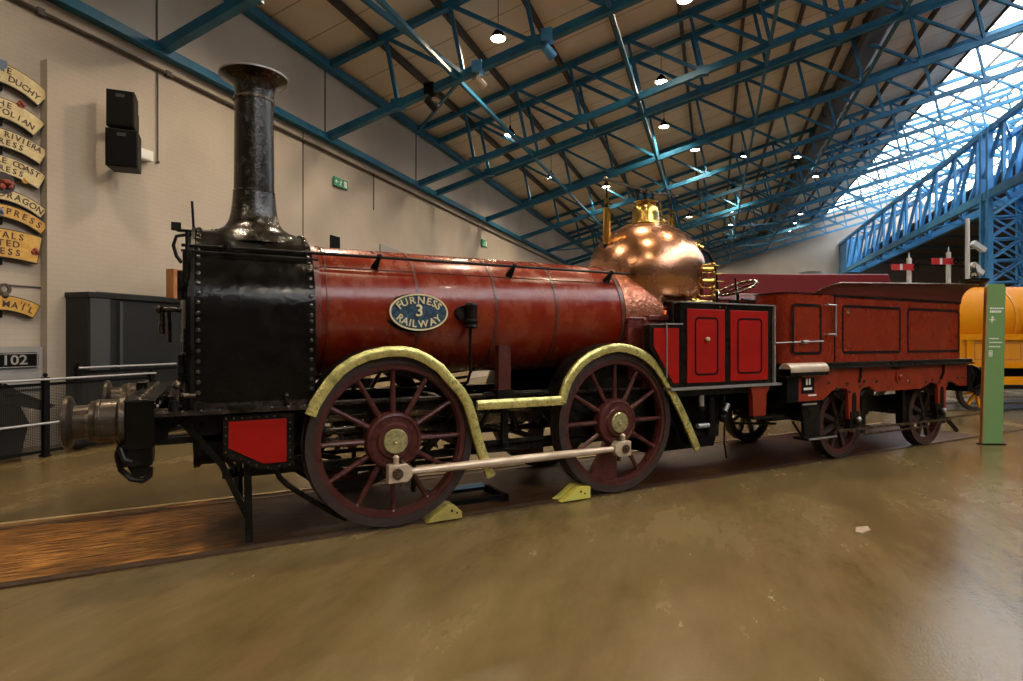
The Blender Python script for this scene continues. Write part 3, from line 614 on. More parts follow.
# dark cabinet behind the buffers
o=empty('display_cabinet',mtx=HM(8.8,-9.4),label='tall charcoal display cabinet against the wall behind the buffers',cat='cabinet')
mk('carcass',MB().box(-2.55,2.3,-.2,.38,0,2.30),'grey',o,smooth=0)
mk('corner_post',MB().box(-2.53,-2.22,-.24,-.20,0,2.28),'grey2',o,smooth=0)
mk('top_band',MB().box(-2.57,2.32,-.25,.38,2.29,2.37),'grey',o,smooth=0)
mk('door',MB().box(-2.0,.0,-.23,-.20,.1,2.22),'grey',o,smooth=0); mk('door',MB().box(.04,2.2,-.23,-.20,.1,2.22),'grey',o,smooth=0)
mk('door_edge',MB().box(-2.06,-2.01,-.245,-.20,.05,2.25),'grey2',o,smooth=0)
hthing('oak_post',MB().box(7.72,7.94,9.15,9.33,2.36,2.90),'oak','orange varnished oak upright standing above the charcoal cabinet','post',smooth=0)
# dark sloping exhibit behind fence
o=empty('sloping_exhibit',mtx=HM(5.2,-9.3),label='black iron exhibit with sloping top behind the mesh fence',cat='exhibit')
mk('body',MB().prismY([(-.9,0),(.12,0),(.22,.45),(.10,.72),(-.1,1.0),(-.2,1.28),(-.9,1.5)],-.15,.25),'flatblack',o,smooth=0,bevel=.02)
mk('flange',MB().prismY([(-.2,.78),(.38,.60),(.52,.66),(.05,.90),(-.1,1.02)],-.22,-.15),'black2',o,smooth=0)

# fences
def fence(t0,t1,q,h,mid,posts,label,grp):
    o=empty('mesh_fence',mtx=HM(t0,q),label=label,cat='fence',group=grp); ln=t1-t0
    mk('top_rail',MB().cyl((0,-.05,h),(ln,-.05,h),.018,seg=10),'gsteel',o,label='bright steel top rail')
    mk('mid_rail',MB().cyl((0,-.05,mid),(ln*.62,-.05,mid),.018,seg=10),'gsteel',o)
    mk('bottom_rail',MB().box(0,ln,-.02,.02,.05,.09),'flatblack',o,smooth=0)
    mk('upper_frame',MB().box(0,ln,-.015,.015,h-.09,h-.05),'flatblack',o,smooth=0)
    mk('wire_panel',MB().add([(0,0,.09),(ln,0,.09),(ln,0,h-.08),(0,0,h-.08)],[(0,1,2,3)]),'mesh',o,smooth=0)
    for p in posts:
        mk('post',MB().box(p-.035,p+.035,-.05,.03,0,h+.03).box(p-.05,p+.05,-.07,.05,0,.02).ball((p,-.01,h+.06),.03),'flatblack',o,smooth=0)
    return o
fence(3.2,7.05,-8.8,1.07,.46,[.9,2.20,3.8],'near black mesh fence with bright steel handrails at far left','mesh fences before the wall')
fence(5.95,8.1,-9.0,1.2,.6,[.02,2.12],'second mesh fence standing behind the near one','mesh fences before the wall')

# ---------------- floor track
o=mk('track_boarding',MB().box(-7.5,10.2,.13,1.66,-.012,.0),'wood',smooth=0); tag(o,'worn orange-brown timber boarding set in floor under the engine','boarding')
for nm,y,s in (('near',.03,1),('far',1.52,1)):
    o=mk('track_rail',MB().box(-7.5,16,y-.0,y+.075,-.02,.004).box(-7.5,16,y+(.085 if nm=='near' else -.05),y+(.10 if nm=='near' else -.035),-.02,.002),'rail',smooth=0)
    tag(o,f'{nm} steel rail sunk flush in the floor under the engine','rail')
o=mk('track_kerb',MB().box(-7.5,10.2,1.66,1.72,-.012,.012),'olive',smooth=0); tag(o,'pale timber edging strip along far side of boarding','kerb')
def chock(x,s,m,label):
    o=empty('wheel_chock',(x,.0,0),label,'wheel chock','yellow wheel chocks')
    if s>0: pr=[(x,.0),(x+.34,.0),(x+.34,.06),(x+.27,.125),(x+.2,.13),(x+.05,.05)]
    else: pr=[(x,.0),(x+.36,0),(x+.36,.12),(x+.22,.13),(x+.05,.02)]
    mk('block',MB().prismY(pr,-.02,.055).prismY(pr,.10,.16),m,o,smooth=0,bevel=.006)
    mk('bolt',MB().rivet((x+.24,-.02,.08),(0,-1,0),.012).rivet((x+.29,-.02,.055),(0,-1,0),.01),'flatblack',o)
chock(.30,1,'chock2','dull yellow chock behind the front driving wheel')
chock(1.70,-1,'chock','bright yellow-green chock before the rear driving wheel')
o=mk('floor_chip',MB().prismZ([(3.45,-1.95),(3.6,-1.93),(3.68,-1.86),(3.56,-1.83),(3.44,-1.90)],-.012,-.004),'scrap',smooth=0); tag(o,'small pale chip lying on the open floor','chip')

# ================================================================== THE LOCOMOTIVE
YC=.81
L0=(1.2,YC,0)
loco=empty('steam_locomotive',L0,'dark red Victorian steam locomotive number 3 with tall black chimney and copper dome','locomotive')
def P_(name,mb,m,par=None,label=None,smooth=35,bevel=0): return mk(name,mb,m,par or loco,label,smooth,None,bevel)
# ---- wheels
def wheel(px,weight,far=False):
    cz=.748
    y0,y1=(0,.13) if not far else (1.49,1.62)
    f=-1 if not far else 1                       # outward direction
    yo=y0 if not far else y1; yi=y1 if not far else y0
    Y=lambda d: yo+f*d                           # d>0 outwards
    w=P_('wheel',MB().ringY((px,cz),.618,.665,min(Y(-.012),Y(-.11)),max(Y(-.012),Y(-.11))).ringY((px,cz),.606,.625,min(Y(-.035),Y(-.085)),max(Y(-.035),Y(-.085))),'wheel')
    t=MB().ringY((px,cz),.662,.733,min(Y(0),Y(-.125)),max(Y(0),Y(-.125)),72); t.ringY((px,cz),.668,.748,min(Y(-.125),Y(-.15)),max(Y(-.125),Y(-.15)),72)
    mk('tyre',t,'tyre',w,'dark worn steel tyre')
    for k in range(12):
        a=R(90+30*k)
        if weight and k==5: pass
        p0=(px+.19*math.cos(a),Y(-.06),cz+.19*math.sin(a)); p1=(px+.62*math.cos(a),Y(-.06),cz+.62*math.sin(a))
        mk('spoke',MB().cyl(p0,p1,.028,.021,10).cyl((px+.60*math.cos(a),Y(-.06),cz+.60*math.sin(a)),p1,.024,.034,10),'wheel',w)
    h=MB().lathe([(.0,Y(-.12)),(.23,Y(-.12)),(.245,Y(-.10)),(.247,Y(-.02)),(.235,Y(0)),(.215,Y(.006)),(.205,Y(-.004)),(.16,Y(-.002)),(.145,Y(.02)),(.0,Y(.022))],(px,0,cz),'Y',44)
    for k in range(24): a=2*PI*k/24; h.rivet((px+.185*math.cos(a),Y(-.003),cz+.185*math.sin(a)),(0,f,0),.007)
    mk('hub',h,'wheel',w)
    mk('hub_cap',MB().lathe([(0,Y(.018)),(.105,Y(.018)),(.108,Y(.035)),(.10,Y(.045)),(.03,Y(.047)),(.028,Y(.056)),(.010,Y(.058)),(0,Y(.05))],(px,0,cz),'Y',32),'capbrass',w,'round tarnished brass cap')
    mk('crank_pin',MB().cyl((px-.02,Y(-.02),cz-.25),(px-.02,Y(.17),cz-.25),.042,seg=18).cyl((px-.02,Y(-.06),cz-.25),(px-.02,Y(.03),cz-.25),.075,seg=18),'steel',w)
    if weight:
        pts=[]
        for a,r in ((-122,.25),(-122,.60),(-114,.615),(-106,.62),(-98,.615),(-92,.60),(-92,.25)): pts.append((px+r*math.cos(R(a)),cz+r*math.sin(R(a))))
        b=MB().prismY(pts,min(Y(-.03),Y(-.09)),max(Y(-.03),Y(-.09)))
        for (a,r) in ((-117,.5),(-100,.52)): b.rivet((px+r*math.cos(R(a)),Y(-.03),cz+r*math.sin(R(a))),(0,f,0),.014)
        mk('balance_weight',b,'wheel',w,smooth=0)
    return w
WX=(0.02,2.425)
wheel(WX[0],False); wheel(WX[1],True); wheel(WX[0],False,True); wheel(WX[1],True,True)
for x in WX: P_('axle',MB().cyl((x,.06,.745),(x,1.56,.745),.075,seg=18),'steel')
# coupling rods
def crod(y,f):
    b=MB(); x0,x1=WX[0]-.02,WX[1]-.02; z=.495
    n=14
    pts=[(x0+.09+(x1-x0-.18)*i/n,y,z) for i in range(n+1)]
    b.tube(pts,[.028+.014*math.sin(PI*i/n) for i in range(n+1)],12)
    r=P_('coupling_rod',b,'rod')
    for i,x in enumerate((x0,x1)):
        s=1 if i==0 else -1
        e=MB().prismY([(x-.075*s,z-.075),(x+.085*s,z-.075),(x+.13*s,z-.035),(x+.13*s,z+.035),(x+.085*s,z+.075),(x-.075*s,z+.075)],y-.045,y+.04)
        mk('rod_end',e,'rod',r,smooth=0,bevel=.006)
        mk('bearing',MB().cyl((x,y-.06,z),(x,y+.05,z),.046,seg=20).cyl((x,y-.072,z),(x,y-.05,z),.02,seg=6),'steel',r)
        mk('oil_cup',MB().cyl((x,y,z+.07),(x,y,z+.135),.022,.026,10).cyl((x,y,z+.13),(x,y,z+.15),.03,.012,10),'rod',r)
        mk('cotter',MB().box(x+.05*s-.011,x+.05*s+.011,y-.02,y+.02,z-.13,z+.11),'steel',r,smooth=0)
crod(-.105,-1); crod(1.725,1)
# ---- frames and running plate
def bothsides(name,fn,m,**k):
    for s in (0,1):
        Y=(lambda y: y) if s==0 else (lambda y: 2*YC-y)
        mb=MB(); fn(mb,Y); P_(name,mb,m,**k)
def B(mb,Y,x0,x1,y0,y1,z0,z1): a,b=Y(y0),Y(y1); mb.box(x0,x1,min(a,b),max(a,b),z0,z1)
def frame(mb,Y):
    B(mb,Y,-1.74,4.75,.22,.29,.98,1.06); B(mb,Y,-1.3,3.5,.22,.29,.52,.58)
    B(mb,Y,-1.74,-1.30,.22,.29,.83,.89)
    for x in WX:
        for d in (-.17,.12): B(mb,Y,x+d,x+d+.05,.2,.31,.52,1.06)
        B(mb,Y,x-.10,x+.10,.19,.32,.64,.86)
    for x0,z0,x1,z1 in ((-.95,.56,-.5,1.0),(.35,.56,.8,1.0),(1.55,1.0,1.95,.56),(2.8,.56,3.2,1.0)): mb.bar((x0,Y(.255),z0),(x1,Y(.255),z1),.05,.06)
bothsides('bar_frame',frame,'black2',smooth=0)
def runp(mb,Y):
    B(mb,Y,-1.74,-.62,-.06,.30,1.065,1.09); B(mb,Y,-.62,4.8,.15,.30,1.065,1.09)
    B(mb,Y,-1.5,-.62,.05,.07,1.09,1.135)
    s=1 if Y(0)==0 else -1
    for k in range(9): mb.rivet((-1.68+.12*k,Y(-.02+.0*k),1.09),(0,0,1),.016)
    for k in range(8): mb.rivet((-1.45+.11*k,Y(.05),1.112),(0,-s,0),.013)
bothsides('running_plate',runp,'gun',label='oily dark running plate')
for g_ in (MB().cyl((-1.62,.02,1.09),(-1.62,.02,1.17),.03),MB().cyl((-1.55,.08,1.09),(-1.55,.08,1.21),.018),MB().cyl((-.85,.0,1.09),(-.85,.0,1.16),.02).ball((-.85,.0,1.17),.028)): P_('plate_stud',g_,'black2')
P_('plate_lug',MB().box(-1.47,-1.42,0,.05,1.09,1.15),'black2',smooth=0); P_('filler_cap',MB().cyl((-1.17,-.01,1.09),(-1.17,-.01,1.115),.10,seg=20),'black2')
P_('plate_pin',MB().cyl((-1.66,.12,1.11),(-1.5,.12,1.11),.022),'black2')
fb=MB().box(-1.50,-.62,.30,1.32,.80,1.09)
P_('smokebox_saddle',fb,'black2',smooth=0)
P_('cylinder_block',MB().cyl((-1.45,.5,.80),(-.5,.5,.80),.20,seg=24).cyl((-1.45,1.12,.80),(-.5,1.12,.80),.20,seg=24).cyl((-1.5,.5,.80),(-1.45,.5,.8),.22,seg=24).cyl((-1.5,1.12,.80),(-1.45,1.12,.8),.22,seg=24),'black2')
# slide bars, rods, motion inside
mo=MB()
for y in (.42,.58,1.04,1.2): mo.box(-.45,.75,y-.02,y+.02,.90,.94); mo.box(-.45,.75,y-.02,y+.02,.68,.72)
for y in (.5,1.12): mo.cyl((-.5,y,.81),(.3,y,.81),.03); mo.bar((.3,y,.81),(2.41,y,.80),.05,.10)
for y in (.38,.66,.96,1.24): mo.lathe([(0,-.02),(.16,-.02),(.16,.02),(0,.02)],(2.38,y,.78),'Y',20); mo.bar((2.3,y,.80),(.7,y,1.0),.03,.05)
mo.box(.66,.74,.25,1.37,.62,1.05)
P_('slide_bars',mo,'steel')
vm=MB().cyl((.95,.25,.98),(.95,1.37,.98),.035).cyl((1.5,.25,.64),(1.5,1.37,.64),.03)
for y in (.45,1.17): vm.bar((.95,y,.98),(.98,y,.60),.04,.05); vm.bar((1.5,y,.64),(1.3,y,1.04),.03,.04)
P_('valve_motion',vm,'black2')
# lower stretchers seen between the wheels
st=MB()
for z,y in ((.62,.2),(.56,.32),(.66,1.3),(.58,1.38)): st.box(.55,1.95,y-.02,y+.02,z-.018,z+.018)
st=P_('frame_stretcher',st,'black2',smooth=0) and MB()
st.box(.8,1.4,.12,.40,.535,.56).bar((1.16,.16,.56),(1.16,.16,1.0),.06,.05,(0,1,0)); st.bar((.85,.3,.54),(1.1,.3,1.0),.03,.04,(0,1,0))
P_('frame_stay',st,'black2',smooth=0)
sp=MB().prismY([(1.06,1.13),(1.20,1.13),(1.20,1.56),(1.07,1.56)],.13,.19).box(1.05,1.21,.12,.30,1.06,1.14)
P_('boiler_bracket',MB().prismY([(1.08,1.13),(1.21,1.13),(1.21,1.56),(1.08,1.56)],.12,.21),'wheel',label='worn red upright bracket against boiler',smooth=0)
P_('bracket_foot',MB().box(1.06,1.23,.10,.30,1.04,1.135).cyl((.95,.2,1.10),(1.75,.2,1.10),.012).cyl((.95,.14,1.09),(1.6,.14,1.09),.008),'black2',smooth=0)
# pale blue grating lying by front wheel
# splashers
A1=[(-.72,1.03),(-.685,1.12),(-.635,1.2),(-.565,1.30),(-.48,1.395),(-.365,1.475),(-.23,1.53),(-.07,1.56),(.09,1.562),(.21,1.535),(.32,1.482),(.44,1.40),(.54,1.29),(.645,1.18),(.72,1.06),(.765,.93),(.80,.80),(.835,.68),(.876,.57),(.956,.37)]
A2=[(1.652,1.01),(1.682,1.12),(1.73,1.23),(1.81,1.335),(1.905,1.423),(2.02,1.492),(2.165,1.545),(2.28,1.572),(2.405,1.582),(2.54,1.565),(2.69,1.52),(2.82,1.455),(2.94,1.36),(3.05,1.24),(3.14,1.11),(3.215,.99),(3.294,.87),(3.375,.73),(3.455,.59),(3.557,.40)]
def flip(pts): return pts
for s in (0,1):
    y0,y1,dp_=(-.06,-.03,-.014) if s==0 else (2*YC+.06,2*YC+.03,.014)
    P_('splasher_beading',MB().bead(A1,y0,y1,.088,dp_),'bead',label='tarnished brass beading over front wheel',smooth=50)
    P_('splasher_beading',MB().bead(A2,y0,y1,.088,dp_),'bead',label='tarnished brass beading over rear wheel',smooth=50)
    P_('side_rail',MB().bead([(.77,1.063),(1.2,1.063),(1.70,1.063)],y0,y1,.088,dp_),'bead',label='tarnished brass bar joining the splashers',smooth=50)
    c0,c1=(-.03,.20) if s==0 else (2*YC-.20,2*YC+.03)
    P_('splasher_cover',MB().rod(A1,c0,c1,.012),'black2',smooth=50); P_('splasher_cover',MB().rod(A2,c0,c1,.012),'black2',smooth=50)
    yy=.19 if s==0 else 2*YC-.20
# blackened plate inside the front splasher
for yy in (.21,1.40):
    P_('splasher_back',MB().prismY([(x*.93,z-.03) for x,z in A1[1:15]]+[(.5,1.10),(.3,1.25),(0,1.33),(-.3,1.27),(-.5,1.12)],yy,yy+.012),'grey',smooth=0)
    P_('splasher_back',MB().prismY([((x-2.41)*.93+2.41,z-.03) for x,z in A2[1:15]]+[(2.95,.6),(1.9,.6)],yy,yy+.012),'black2',smooth=0)
# ---- smokebox
ZC=1.815; SR=.745
def upoly(r,zc,zb,n=22,flare=0):
    p=[]
    for i in range(n+1): a=PI*i/n; p.append((YC-r*math.cos(a),zc+r*math.sin(a)))   # near bottom .. over top .. far
    return [(YC-r+flare*.0,zb)]+p+[(YC+r,zb)]
sm=MB().prismX(upoly(SR,ZC,1.09),-1.50,-.62)
smo=P_('smokebox',sm,'black',smooth=30)
for x in (-1.465,-.655):
    smr=MB(); up=upoly(SR,ZC,1.09); n=len(up); vs=[];fs=[]
    for (y,z) in up:
        d=Vector((y-YC,max(0,z-ZC))).normalized()*.004; vs+=[(x-.028,y+d.x,z+d.y),(x+.028,y+d.x,z+d.y)]
    for k in range(n-1): fs.append((2*k,2*k+1,2*k+3,2*k+2))
    smr.add(vs,fs)
    for a in range(0,181,6):
        nn=(0,-math.cos(R(a)),math.sin(R(a))); smr.rivet((x,YC+(SR+.003)*nn[1],ZC+(SR+.003)*nn[2]),nn,.021)
    for s in (-1,1):
        z=1.14
        while z<1.78: smr.rivet((x,YC+s*(SR+.003),z),(0,s,0),.021); z+=.078
    rb_=mk('rivet_band',smr,'rivet',smo,'band of worn rivet heads'); rb_.data.materials.append(M['black'])
    for p_ in list(rb_.data.polygons)[:n-1]: p_.material_index=1
P_('smokebox_angle_ring',MB().prismX(upoly(SR+.018,ZC,1.10),-1.515,-1.49),'black2',smooth=30)
P_('smokebox_front_plate',MB().prismX(upoly(SR-.02,ZC,1.10),-1.535,-1.51),'black',smooth=30)
sd=P_('smokebox_door',MB().lathe([(.0,-.075),(.35,-.06),(.50,-.02),(.52,0),(0,.0)],(-1.535,YC,1.72),'X',40),'black')
for z0_,z1_ in ((1.92,2.14),(1.28,1.50)): mk('hinge',MB().box(-1.60,-1.56,.16,.62,(z0_+z1_)/2-.025,(z0_+z1_)/2+.025).cyl((-1.58,.2,z0_),(-1.58,.2,z1_),.026),'black2',sd,smooth=0)
mk('door_handle',MB().cyl((-1.58,YC,1.87),(-1.76,YC,1.87),.022).cyl((-1.74,YC,1.88),(-1.74,YC-.02,1.66),.018,.026).cyl((-1.69,YC,1.87),(-1.69,YC+.12,1.60),.016).ball((-1.76,YC,1.87),.035),'gun',sd)
rodm=MB().cyl((-1.54,.185,2.44),(-1.54,.185,1.22),.012).cyl((-1.54,.185,2.30),(-1.54,.185,2.08),.03).cyl((-1.54,.185,1.70),(-1.54,.185,1.52),.028).tube([(-1.54,.185,1.36),(-1.60,.2,1.30),(-1.60,.2,1.24),(-1.57,.2,1.22)],.013)
rodm.tube([(-1.53,.20,2.42),(-1.61,.2,2.40),(-1.63,.2,2.33),(-1.61,.2,2.25),(-1.575,.2,2.20)],.013)
P_('front_handrail',rodm,'black2')
P_('lamp_bracket',MB().box(-1.66,-1.59,.5,.56,2.50,2.56).box(-1.62,-1.48,.51,.55,2.49,2.51).cyl((-1.5,.6,2.48),(-1.515,.6,2.76),.010).cyl((-1.56,.62,2.47),(-1.50,.62,2.47),.02),'black2')
P_('base_lubricator',MB().cyl((-1.60,.10,1.12),(-1.60,.10,1.25),.022).ball((-1.6,.10,1.28),.035).cyl((-1.56,.06,1.2),(-1.48,.06,1.2),.02),'steel')
# chimney
ch=P_('chimney',MB().lathe([(.168,2.92),(.164,3.30),(.162,3.75),(.163,3.82),(.168,3.86),(.182,3.89),(.215,3.918),(.262,3.942),(.284,3.958),(.286,3.970),(.268,3.968),(.20,3.94),(.15,3.87),(.14,3.80),(.13,3.0),(0,3.0)],(-1.03,YC,0),'Z',48),'chim')
mk('chimney_base',MB().lathe([(.44,2.44),(.38,2.525),(.30,2.575),(.245,2.61),(.212,2.66),(.194,2.73),(.182,2.82),(.174,2.92),(.14,2.925)],(-1.03,YC,0),'Z',48),'chim',ch)
mk('chimney_ring',MB().lathe([(.160,2.925),(.174,2.93),(.175,2.94),(.160,2.945)],(-1.03,YC,0),'Z',48),'steel',ch,'thin burnished ring'); mk('chimney_ring',MB().lathe([(.155,3.74),(.172,3.745),(.173,3.77),(.155,3.775)],(-1.03,YC,0),'Z',48),'steel',ch,'thin burnished ring')
mk('rim_edge',MB().lathe([(.275,3.956),(.290,3.958),(.291,3.972),(.275,3.975)],(-1.03,YC,0),'Z',48),'gsteel',ch)
rv=MB()
for k in range(14): a=2*PI*k/14; rv.ball((-1.03+.335*math.cos(a),YC+.27*math.sin(a),2.56-.03*abs(math.sin(a))),.020,8,5)
mk('base_bolts',rv,'black2',ch)
# ---- boiler
BR=.60; BZ=1.885
def bprof(x0,x1,r,zc=BZ): return MB().lathe([(0,x0),(r,x0),(r,x1),(0,x1)],(0,YC,zc),'X',64)
P_('boiler_barrel',bprof(-.60,2.68,BR),'boiler',smooth=40)
for i,(x,w,r) in enumerate([(-.575,.05,BR+.016),(-.50,.012,BR+.008),(.30,.025,BR+.005),(1.10,.03,BR+.006),(1.80,.03,BR+.006),(2.665,.05,BR+.008)]):
    P_('boiler_band',bprof(x-w/2,x+w/2,r),'band' if i else 'casing',smooth=40)
P_('lagging_seam',MB().box(-.55,2.64,YC-.602*math.cos(R(37))-.004,YC-.602*math.cos(R(37))+.006,BZ+.602*math.sin(R(37))-.006,BZ+.602*math.sin(R(37))+.004),'band',smooth=0)
P_('rear_cladding',bprof(2.70,3.25,BR+.008),'worn',label='worn copper-pink cladding next to the dome',smooth=40)
P_('side_cladding_box',MB().box(2.70,2.98,.165,.6,1.18,1.86).box(2.70,2.98,.15,.17,1.845,1.87),'casing',smooth=0,bevel=.01)
P_('firebox_casing',MB().box(2.90,4.22,.14,1.48,1.06,1.86).box(2.95,4.20,.11,1.51,1.83,1.90),'casing',smooth=0,bevel=.02)
P_('ashpan',MB().prismY([(2.95,.62),(2.92,1.06),(4.2,1.06),(4.2,.62),(4.1,.32),(3.05,.32)],.25,1.37),'flatblack',smooth=0)
# handrail
def bh(mb,Y):
    pts=[(-1.58,Y(.26),2.345),(-.6,Y(.265),2.352),(2.80,Y(.27),2.358)]
    mb.tube(pts,.0135,10)
    mb.tube([(-1.58,Y(.20),2.295),(-.58,Y(.20),2.29)],.010,8)
bothsides('handrail_union',lambda mb,Y: mb.cyl((-1.26,Y(.25),2.31),(-1.26,Y(.25),2.37),.03),'black2')
for x in (-.04,1.33,2.55): bothsides('stanchion',lambda mb,Y: mb.ball((x,Y(.27),2.362),.028).cyl((x,Y(.27),2.362),(x-.03,Y(.36),2.27),.013,.03,8).cyl((x,Y(.275),2.36),(x-.02,Y(.31),2.24),.02,.012,8),'black2')
bothsides('handrail',bh,'black2')
# nameplate: stands on the barrel side
npx,npz,npy=.305,1.868,.188
pl=P_('nameplate',MB().lathe([(0,.0),(.262,0),(.266,.014),(.0,.016)],(0,0,0),'Y',56,Matrix.Translation((npx,npy+.022,npz))@Matrix.Diagonal((1.06,-1,.62,1))),'platblue',label='oval dark blue nameplate with raised lettering')
mk('plate_backing',MB().lathe([(0,.0),(.262,0),(.262,.05),(.0,.05)],(0,0,0),'Y',56,Matrix.Translation((npx-.02,npy+.03,npz-.008))@Matrix.Diagonal((1.14,1,.68,1))),'flatblack',pl)
def oval_ring(mb,a,b,w,y0,y1,n=64):
    vs=[];fs=[]
    for k in range(n):
        t=2*PI*k/n
        for (aa,bb,y) in ((a,b,y0),(a-w,b-w,y0),(a-w,b-w,y1),(a,b,y1)): vs.append((npx+aa*math.cos(t),y,npz+bb*math.sin(t)))
    for k in range(n):
        for i in range(4): fs.append((k*4+i,k*4+(i+1)%4,((k+1)%n)*4+(i+1)%4,((k+1)%n)*4+i))
    mb.add(vs,fs)
rg=MB(); oval_ring(rg,.278,.168,.014,npy-.004,npy+.03); mk('plate_rim',rg,'cream',pl,'cream oval rim')
tx=MB()
def ellip_text(s,a,b,size,bottom,spread,wx=1):
    ws=[]
    for c in s:
        xs=[v.x for v in glyph(c,size,.004)[0]]; ws.append((max(xs)-min(xs))*wx+size*.16)
    tot=sum(ws); pos=0
    for i,c in enumerate(s):
        u=((pos+ws[i]/2)/tot*2-1)*spread; pos+=ws[i]; t=R(90-u) if not bottom else R(-90+u)
        x=npx+a*math.cos(t); z=npz+b*math.sin(t)
        tang=math.atan2(b*math.cos(t),-a*math.sin(t)); rot=tang+PI if not bottom else tang
        vs,fs=glyph(c,size,.004); tx.add(vs,fs,Matrix.Translation((x,npy-.001,z))@TXZ@Matrix.Rotation(rot,4,'Z')@Matrix.Diagonal((wx,1,1,1)))
ellip_text('FURNESS',.213,.108,.092,False,68,1.05); ellip_text('RAILWAY',.213,.110,.092,True,68,1.0)
vs,fs=glyph('3',.15,.004); tx.add(vs,fs,Matrix.Translation((npx,npy-.001,npz+.01))@TXZ@Matrix.Diagonal((1.05,1,1,1)))
mk('lettering',tx,'cream',pl,'raised cream letters',smooth=0)
# side lubricator
lb=P_('side_lubricator',MB().lathe([(0,1.725),(.05,1.725),(.062,1.74),(.052,1.76),(.055,1.775),(.066,1.78),(.066,1.80),(.056,1.81),(.058,1.93),(.066,1.94),(.05,1.965),(0,1.97)],(.80,.14,0),'Z',24).cyl((.72,.16,1.87),(.72,.22,1.87),.065,seg=20).cyl((.74,.2,1.87),(.8,.14,1.87),.03),'black2')
mk('drip_pipe',MB().cyl((.80,.16,1.73),(.80,.16,1.30),.016).tube([(.80,.16,1.32),(.79,.2,1.22),(.72,.3,1.12)],.014),'black2',lb)
# ---- dome
DX=3.52
DX=3.505
dp=[(.55,1.90),(.60,1.97),(.655,2.08),(.70,2.20),(.727,2.31),(.737,2.41)]
for i in range(1,19): a=R(90*i/19); dp.append((.737*math.cos(a)**.96,2.41+.685*math.sin(a)))
dp+=[(.05,3.095),(0,3.095)]
P_('copper_dome',MB().lathe(dp,(DX,YC,0),'Z',72),'copper',label='great polished copper firebox dome',smooth=60)
P_('dome_flange',MB().lathe([(.54,1.88),(.62,1.885),(.62,1.915),(.58,1.93),(.54,1.93)],(DX,YC,0),'Z',60),'copper')
sv=P_('safety_valve_casing',MB().lathe([(.24,3.03),(.270,3.045),(.272,3.06),(.22,3.075),(.178,3.085),(.172,3.11),(.166,3.21),(.158,3.27),(.137,3.31),(.118,3.325),(.118,3.345),(.147,3.35),(.147,3.365),(0,3.37)],(DX,YC,0),'Z',40),'brass',label='bright brass safety valve casing')
mk('valve_stems',MB().cyl((DX,YC,3.36),(DX,YC,3.53),.022).cyl((DX-.12,YC,3.36),(DX-.12,YC,3.50),.016).cyl((DX+.12,YC,3.36),(DX+.12,YC,3.50),.016).box(DX-.14,DX-.10,YC-.02,YC+.02,3.46,3.51).ball((DX,YC,3.47),.035),'black2',sv)
mk('valve_lever',MB().bar((2.86,YC-.02,3.565),(DX+.02,YC-.02,3.50),.02,.03).bar((DX-.02,YC+.02,3.50),(4.40,YC+.36,3.63),.02,.03).ball((2.86,YC-.02,3.565),.035),'steel',sv)
for (x,y,z0,z1,zt) in ((2.89,YC-.01,2.78,3.22,3.55),(4.26,YC+.34,2.72,3.30,3.62)):
    c=P_('spring_balance',MB().lathe([(0,z0),(.035,z0),(.04,z0+.06),(.046,z0+.07),(.046,z1-.05),(.05,z1-.04),(.05,z1),(.02,z1+.01),(0,z1+.01)],(x,y,0),'Z',20),'brass')
    mk('spring_rod',MB().cyl((x,y,z1),(x,y,zt),.012).cyl((x,y,z0-.05),(x,y,z0+.03),.045,.03),'black2',c)
    mk('adjusting_nut',MB().cyl((x,y,z1+.05),(x,y,z1+.11),.035,seg=6),'brass',c)
P_('whistle',MB().lathe([(0,2.90),(.03,2.90),(.03,3.1),(.055,3.11),(.06,3.16),(.055,3.21),(.03,3.23),(0,3.24)],(3.98,YC+.2,0),'Z',20).bar((3.98,YC+.2,3.2),(3.93,YC+.2,3.45),.015,.02,(1,0,0)),'brass')
# backhead fittings
bf=MB()
bf.tube([(DX+.52,YC-.34,2.72),(DX+.60,YC-.36,2.76),(DX+.68,YC-.38,2.75)],.026,10).ball((DX+.60,YC-.36,2.76),.05)
for z in (2.14,2.24,2.33,2.42,2.52): bf.cyl((DX+.56,YC-.46,z),(DX+.72,YC-.54,z+.01),.012); bf.ball((DX+.70,YC-.53,z+.01),.024)
bf.cyl((DX+.68,YC-.52,2.06),(DX+.68,YC-.52,2.54),.014).cyl((DX+.76,YC-.50,2.06),(DX+.76,YC-.50,2.44),.012)
for z in (2.46,2.32): bf.cyl((DX+.50,YC-.54,z),(DX+.62,YC-.60,z),.03,seg=10); bf.cyl((DX+.62,YC-.60,z-.03),(DX+.62,YC-.60,z+.04),.014)
for k in range(5): bf.ball((DX+.16+.12*k,YC-.74+.06*k,2.06+.012*(k%2)),.026); bf.cyl((DX+.16+.12*k,YC-.74+.06*k,2.0),(DX+.16+.12*k,YC-.74+.06*k,2.06),.012)
bf.tube([(DX+.05,YC-.74,2.04),(DX+.3,YC-.72,2.06),(DX+.6,YC-.60,2.07)],.014)
for (x,z) in ((.72,2.52),(.76,2.42),(.80,2.33),(.74,2.22)): bf.cyl((DX+x,YC-.50,z),(DX+x+.10,YC-.50,z),.010); bf.cyl((DX+x+.10,YC-.53,z),(DX+x+.10,YC-.47,z),.010)
bf.v=[(x-.22,y-.13,z) for x,y,z in bf.v]
P_('backhead_fittings',bf,'brass',label='cluster of brass cocks and gauge fittings')
P_('backhead_pipe',MB().tube([(DX+.60,YC-.36,2.76),(DX+.70,YC-.38,2.72),(DX+.77,YC-.40,2.58),(DX+.80,YC-.42,2.35),(DX+.80,YC-.42,2.0)],.022,10),'black2')
